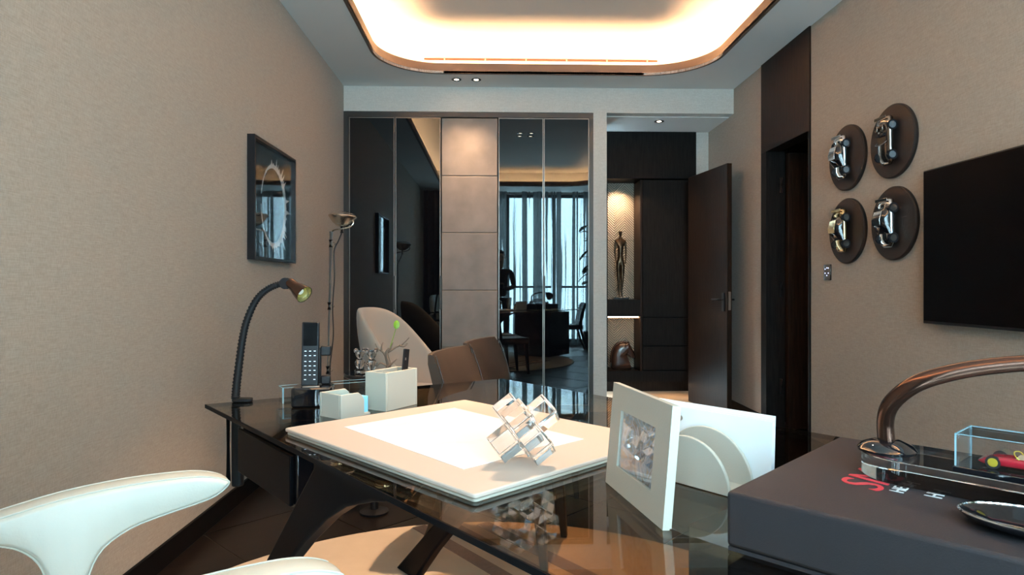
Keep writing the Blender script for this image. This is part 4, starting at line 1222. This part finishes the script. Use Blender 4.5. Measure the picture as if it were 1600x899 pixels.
fg = thing('fiddle_leaf_fig', (1.78, -.12, 0), 0, 'tall potted fig with big leaves, seen in the wardrobe glass', 'plant')
obj('pot', lathe(nb(), [(.001, .0), (.12, .0), (.15, .30), (.155, .31), (.14, .31), (.135, .27), (.001, .27)], seg=32), 'pot', fg, smooth=True)
trunk = obj('trunk', tube(nb(), smooth_pts([(0, 0, .26), (.01, .01, .8), (-.02, 0, 1.4), (.0, .0, 2.2)], 5), [.018] * 6 + [.014] * 5 + [.010] * 5, 8), 'twig', fg, smooth=True)
random.seed(3)
for k in range(22):
    z = 1.15 + 1.15 * k / 21; a = k * 2.4
    L_ = .17 + .08 * random.random(); tilt = random.uniform(-.5, .6)
    bm = nb()
    rings_l, n = [], 7
    d = Vector((math.cos(a), math.sin(a), tilt)).normalized(); s_ = d.cross(Vector((0, 0, 1))).normalized(); u_ = s_.cross(d)
    p0 = Vector((0, 0, z)) + d * .05
    prev = None
    for i in range(n + 1):
        t_ = i / n; wv = .075 * (math.sin(PI * min(1, t_ * .92 + .06)) ** .7) * (.6 + .5 * t_)
        c_ = p0 + d * L_ * t_ - Vector((0, 0, .10)) * t_ * t_
        row = [bm.verts.new(c_ - s_ * wv + u_ * .012), bm.verts.new(c_), bm.verts.new(c_ + s_ * wv + u_ * .012)]
        if prev:
            bm.faces.new((prev[0], prev[1], row[1], row[0])); bm.faces.new((prev[1], prev[2], row[2], row[1]))
        prev = row
    o = obj('leaf', bm, 'leaf_dark', fg, smooth=True, angle=180)
    md = o.modifiers.new('thick', 'SOLIDIFY'); md.thickness = .002
    obj('leaf_stalk', tube(nb(), [(0, 0, z), p0], .003, 6), 'leaf_dark', o)

pe = thing('person', (.13, -.30, 0), 0, 'person in a dark jacket holding a phone, seen in the wardrobe glass', 'person')
N_ = [((0, 0, .92), (.125, .10)), ((0, 0, 1.06), (.13, .10)), ((0, .01, 1.22), (.15, .105)), ((0, .0, 1.38), (.14, .10)), ((0, .0, 1.46), (.07, .06)),
      ((.19, -.01, 1.40), .062), ((.245, .03, 1.13), .050), ((.13, .19, 1.085), .040), ((.055, .225, 1.10), .032),
      ((-.19, -.01, 1.40), .062), ((-.245, .03, 1.13), .050), ((-.16, .19, 1.085), .040), ((-.085, .225, 1.10), .032)]
Ed = [(0, 1), (1, 2), (2, 3), (3, 4), (3, 5), (5, 6), (6, 7), (7, 8), (3, 9), (9, 10), (10, 11), (11, 12)]
skin_obj('jacket', N_, Ed, 'jacket', pe)
N_ = [((0, 0, .95), (.13, .10)), ((.09, 0, .86), .088), ((.10, .01, .50), .062), ((.10, -.01, .10), .045), ((-.09, 0, .86), .088), ((-.10, .01, .50), .062), ((-.10, -.01, .10), .045)]
skin_obj('trousers', N_, [(0, 1), (1, 2), (2, 3), (0, 4), (4, 5), (5, 6)], 'trousers', pe)
for s in (1, -1):
    skin_obj('shoe', [((s * .10, -.05, .045), .040), ((s * .105, .05, .040), .042), ((s * .11, .14, .032), .032)], [(0, 1), (1, 2)], 'black_leather', pe)
# head with face
N_ = [((0, 0, 1.44), .055), ((0, .005, 1.53), .052), ((0, .02, 1.60), (.065, .078)), ((0, .015, 1.68), (.075, .092)), ((0, .005, 1.755), .05)]
hd2 = skin_obj('head', N_, [(0, 1), (1, 2), (2, 3), (3, 4)], 'skin', pe)
skin_obj('nose', [((0, .100, 1.665), .008), ((0, .118, 1.630), .013)], [(0, 1)], 'skin', hd2)
for s in (1, -1):
    skin_obj('ear', [((s * .078, .0, 1.625), .011), ((s * .084, -.004, 1.665), .013)], [(0, 1)], 'skin', hd2)
    obj('eye', lathe(nb(), [(.001, -.010), (.007, -.007), (.010, 0), (.007, .007), (.001, .010)], (s * .03, .096, 1.668), 12), 'hair', hd2, smooth=True)
obj('mouth', box(nb(), (0, .098, 1.595), (.045, .012, .010)), 'copper_bronze', hd2, bevel=.003)
skin_obj('hair', [((0, -.055, 1.63), .058), ((0, -.045, 1.70), .085), ((0, .01, 1.755), .075), ((0, .06, 1.755), .04)], [(0, 1), (1, 2), (2, 3)], 'hair', pe)
for s in (1, -1):
    px_ = .035 if s > 0 else -.065
    nodes = [((px_ + s * .02, .228, 1.10), (.026, .018)), ((px_, .235, 1.12), (.032, .017)), ((px_ - s * .006, .24, 1.145), (.030, .015))]
    edges = [(0, 1), (1, 2)]
    for f in range(4):
        i0 = len(nodes); fx = px_ - s * .006 + (f - 1.5) * .016
        ln = (.030, .036, .034, .026)[f]
        nodes += [((fx, .245, 1.165), .0085), ((fx - s * .004, .250, 1.165 + ln * .6), .0080), ((fx - s * .010, .242, 1.165 + ln), .0070)]
        edges += [(2, i0), (i0, i0 + 1), (i0 + 1, i0 + 2)]
    i0 = len(nodes)
    nodes += [((px_ - s * .034, .238, 1.125), .0095), ((px_ - s * .044, .242, 1.150), .0085), ((px_ - s * .046, .244, 1.170), .0075)]
    edges += [(1, i0), (i0, i0 + 1), (i0 + 1, i0 + 2)]
    skin_obj('hand', nodes, edges, 'skin', pe, sub=1)
mp_ = thing('mobile_phone', (.115, -.045, 1.135), 0, 'black mobile phone held up by the person by the window', 'phone')
obj('case', bx(-.060, .060, .0, .008, -.032, .032), 'black_gloss', mp_, bevel=.003)
obj('camera_lens', cyl(nb(), (-.045, .0085, .015), (-.045, .011, .015), .006, seg=14), 'screen_black', mp_, smooth=True)
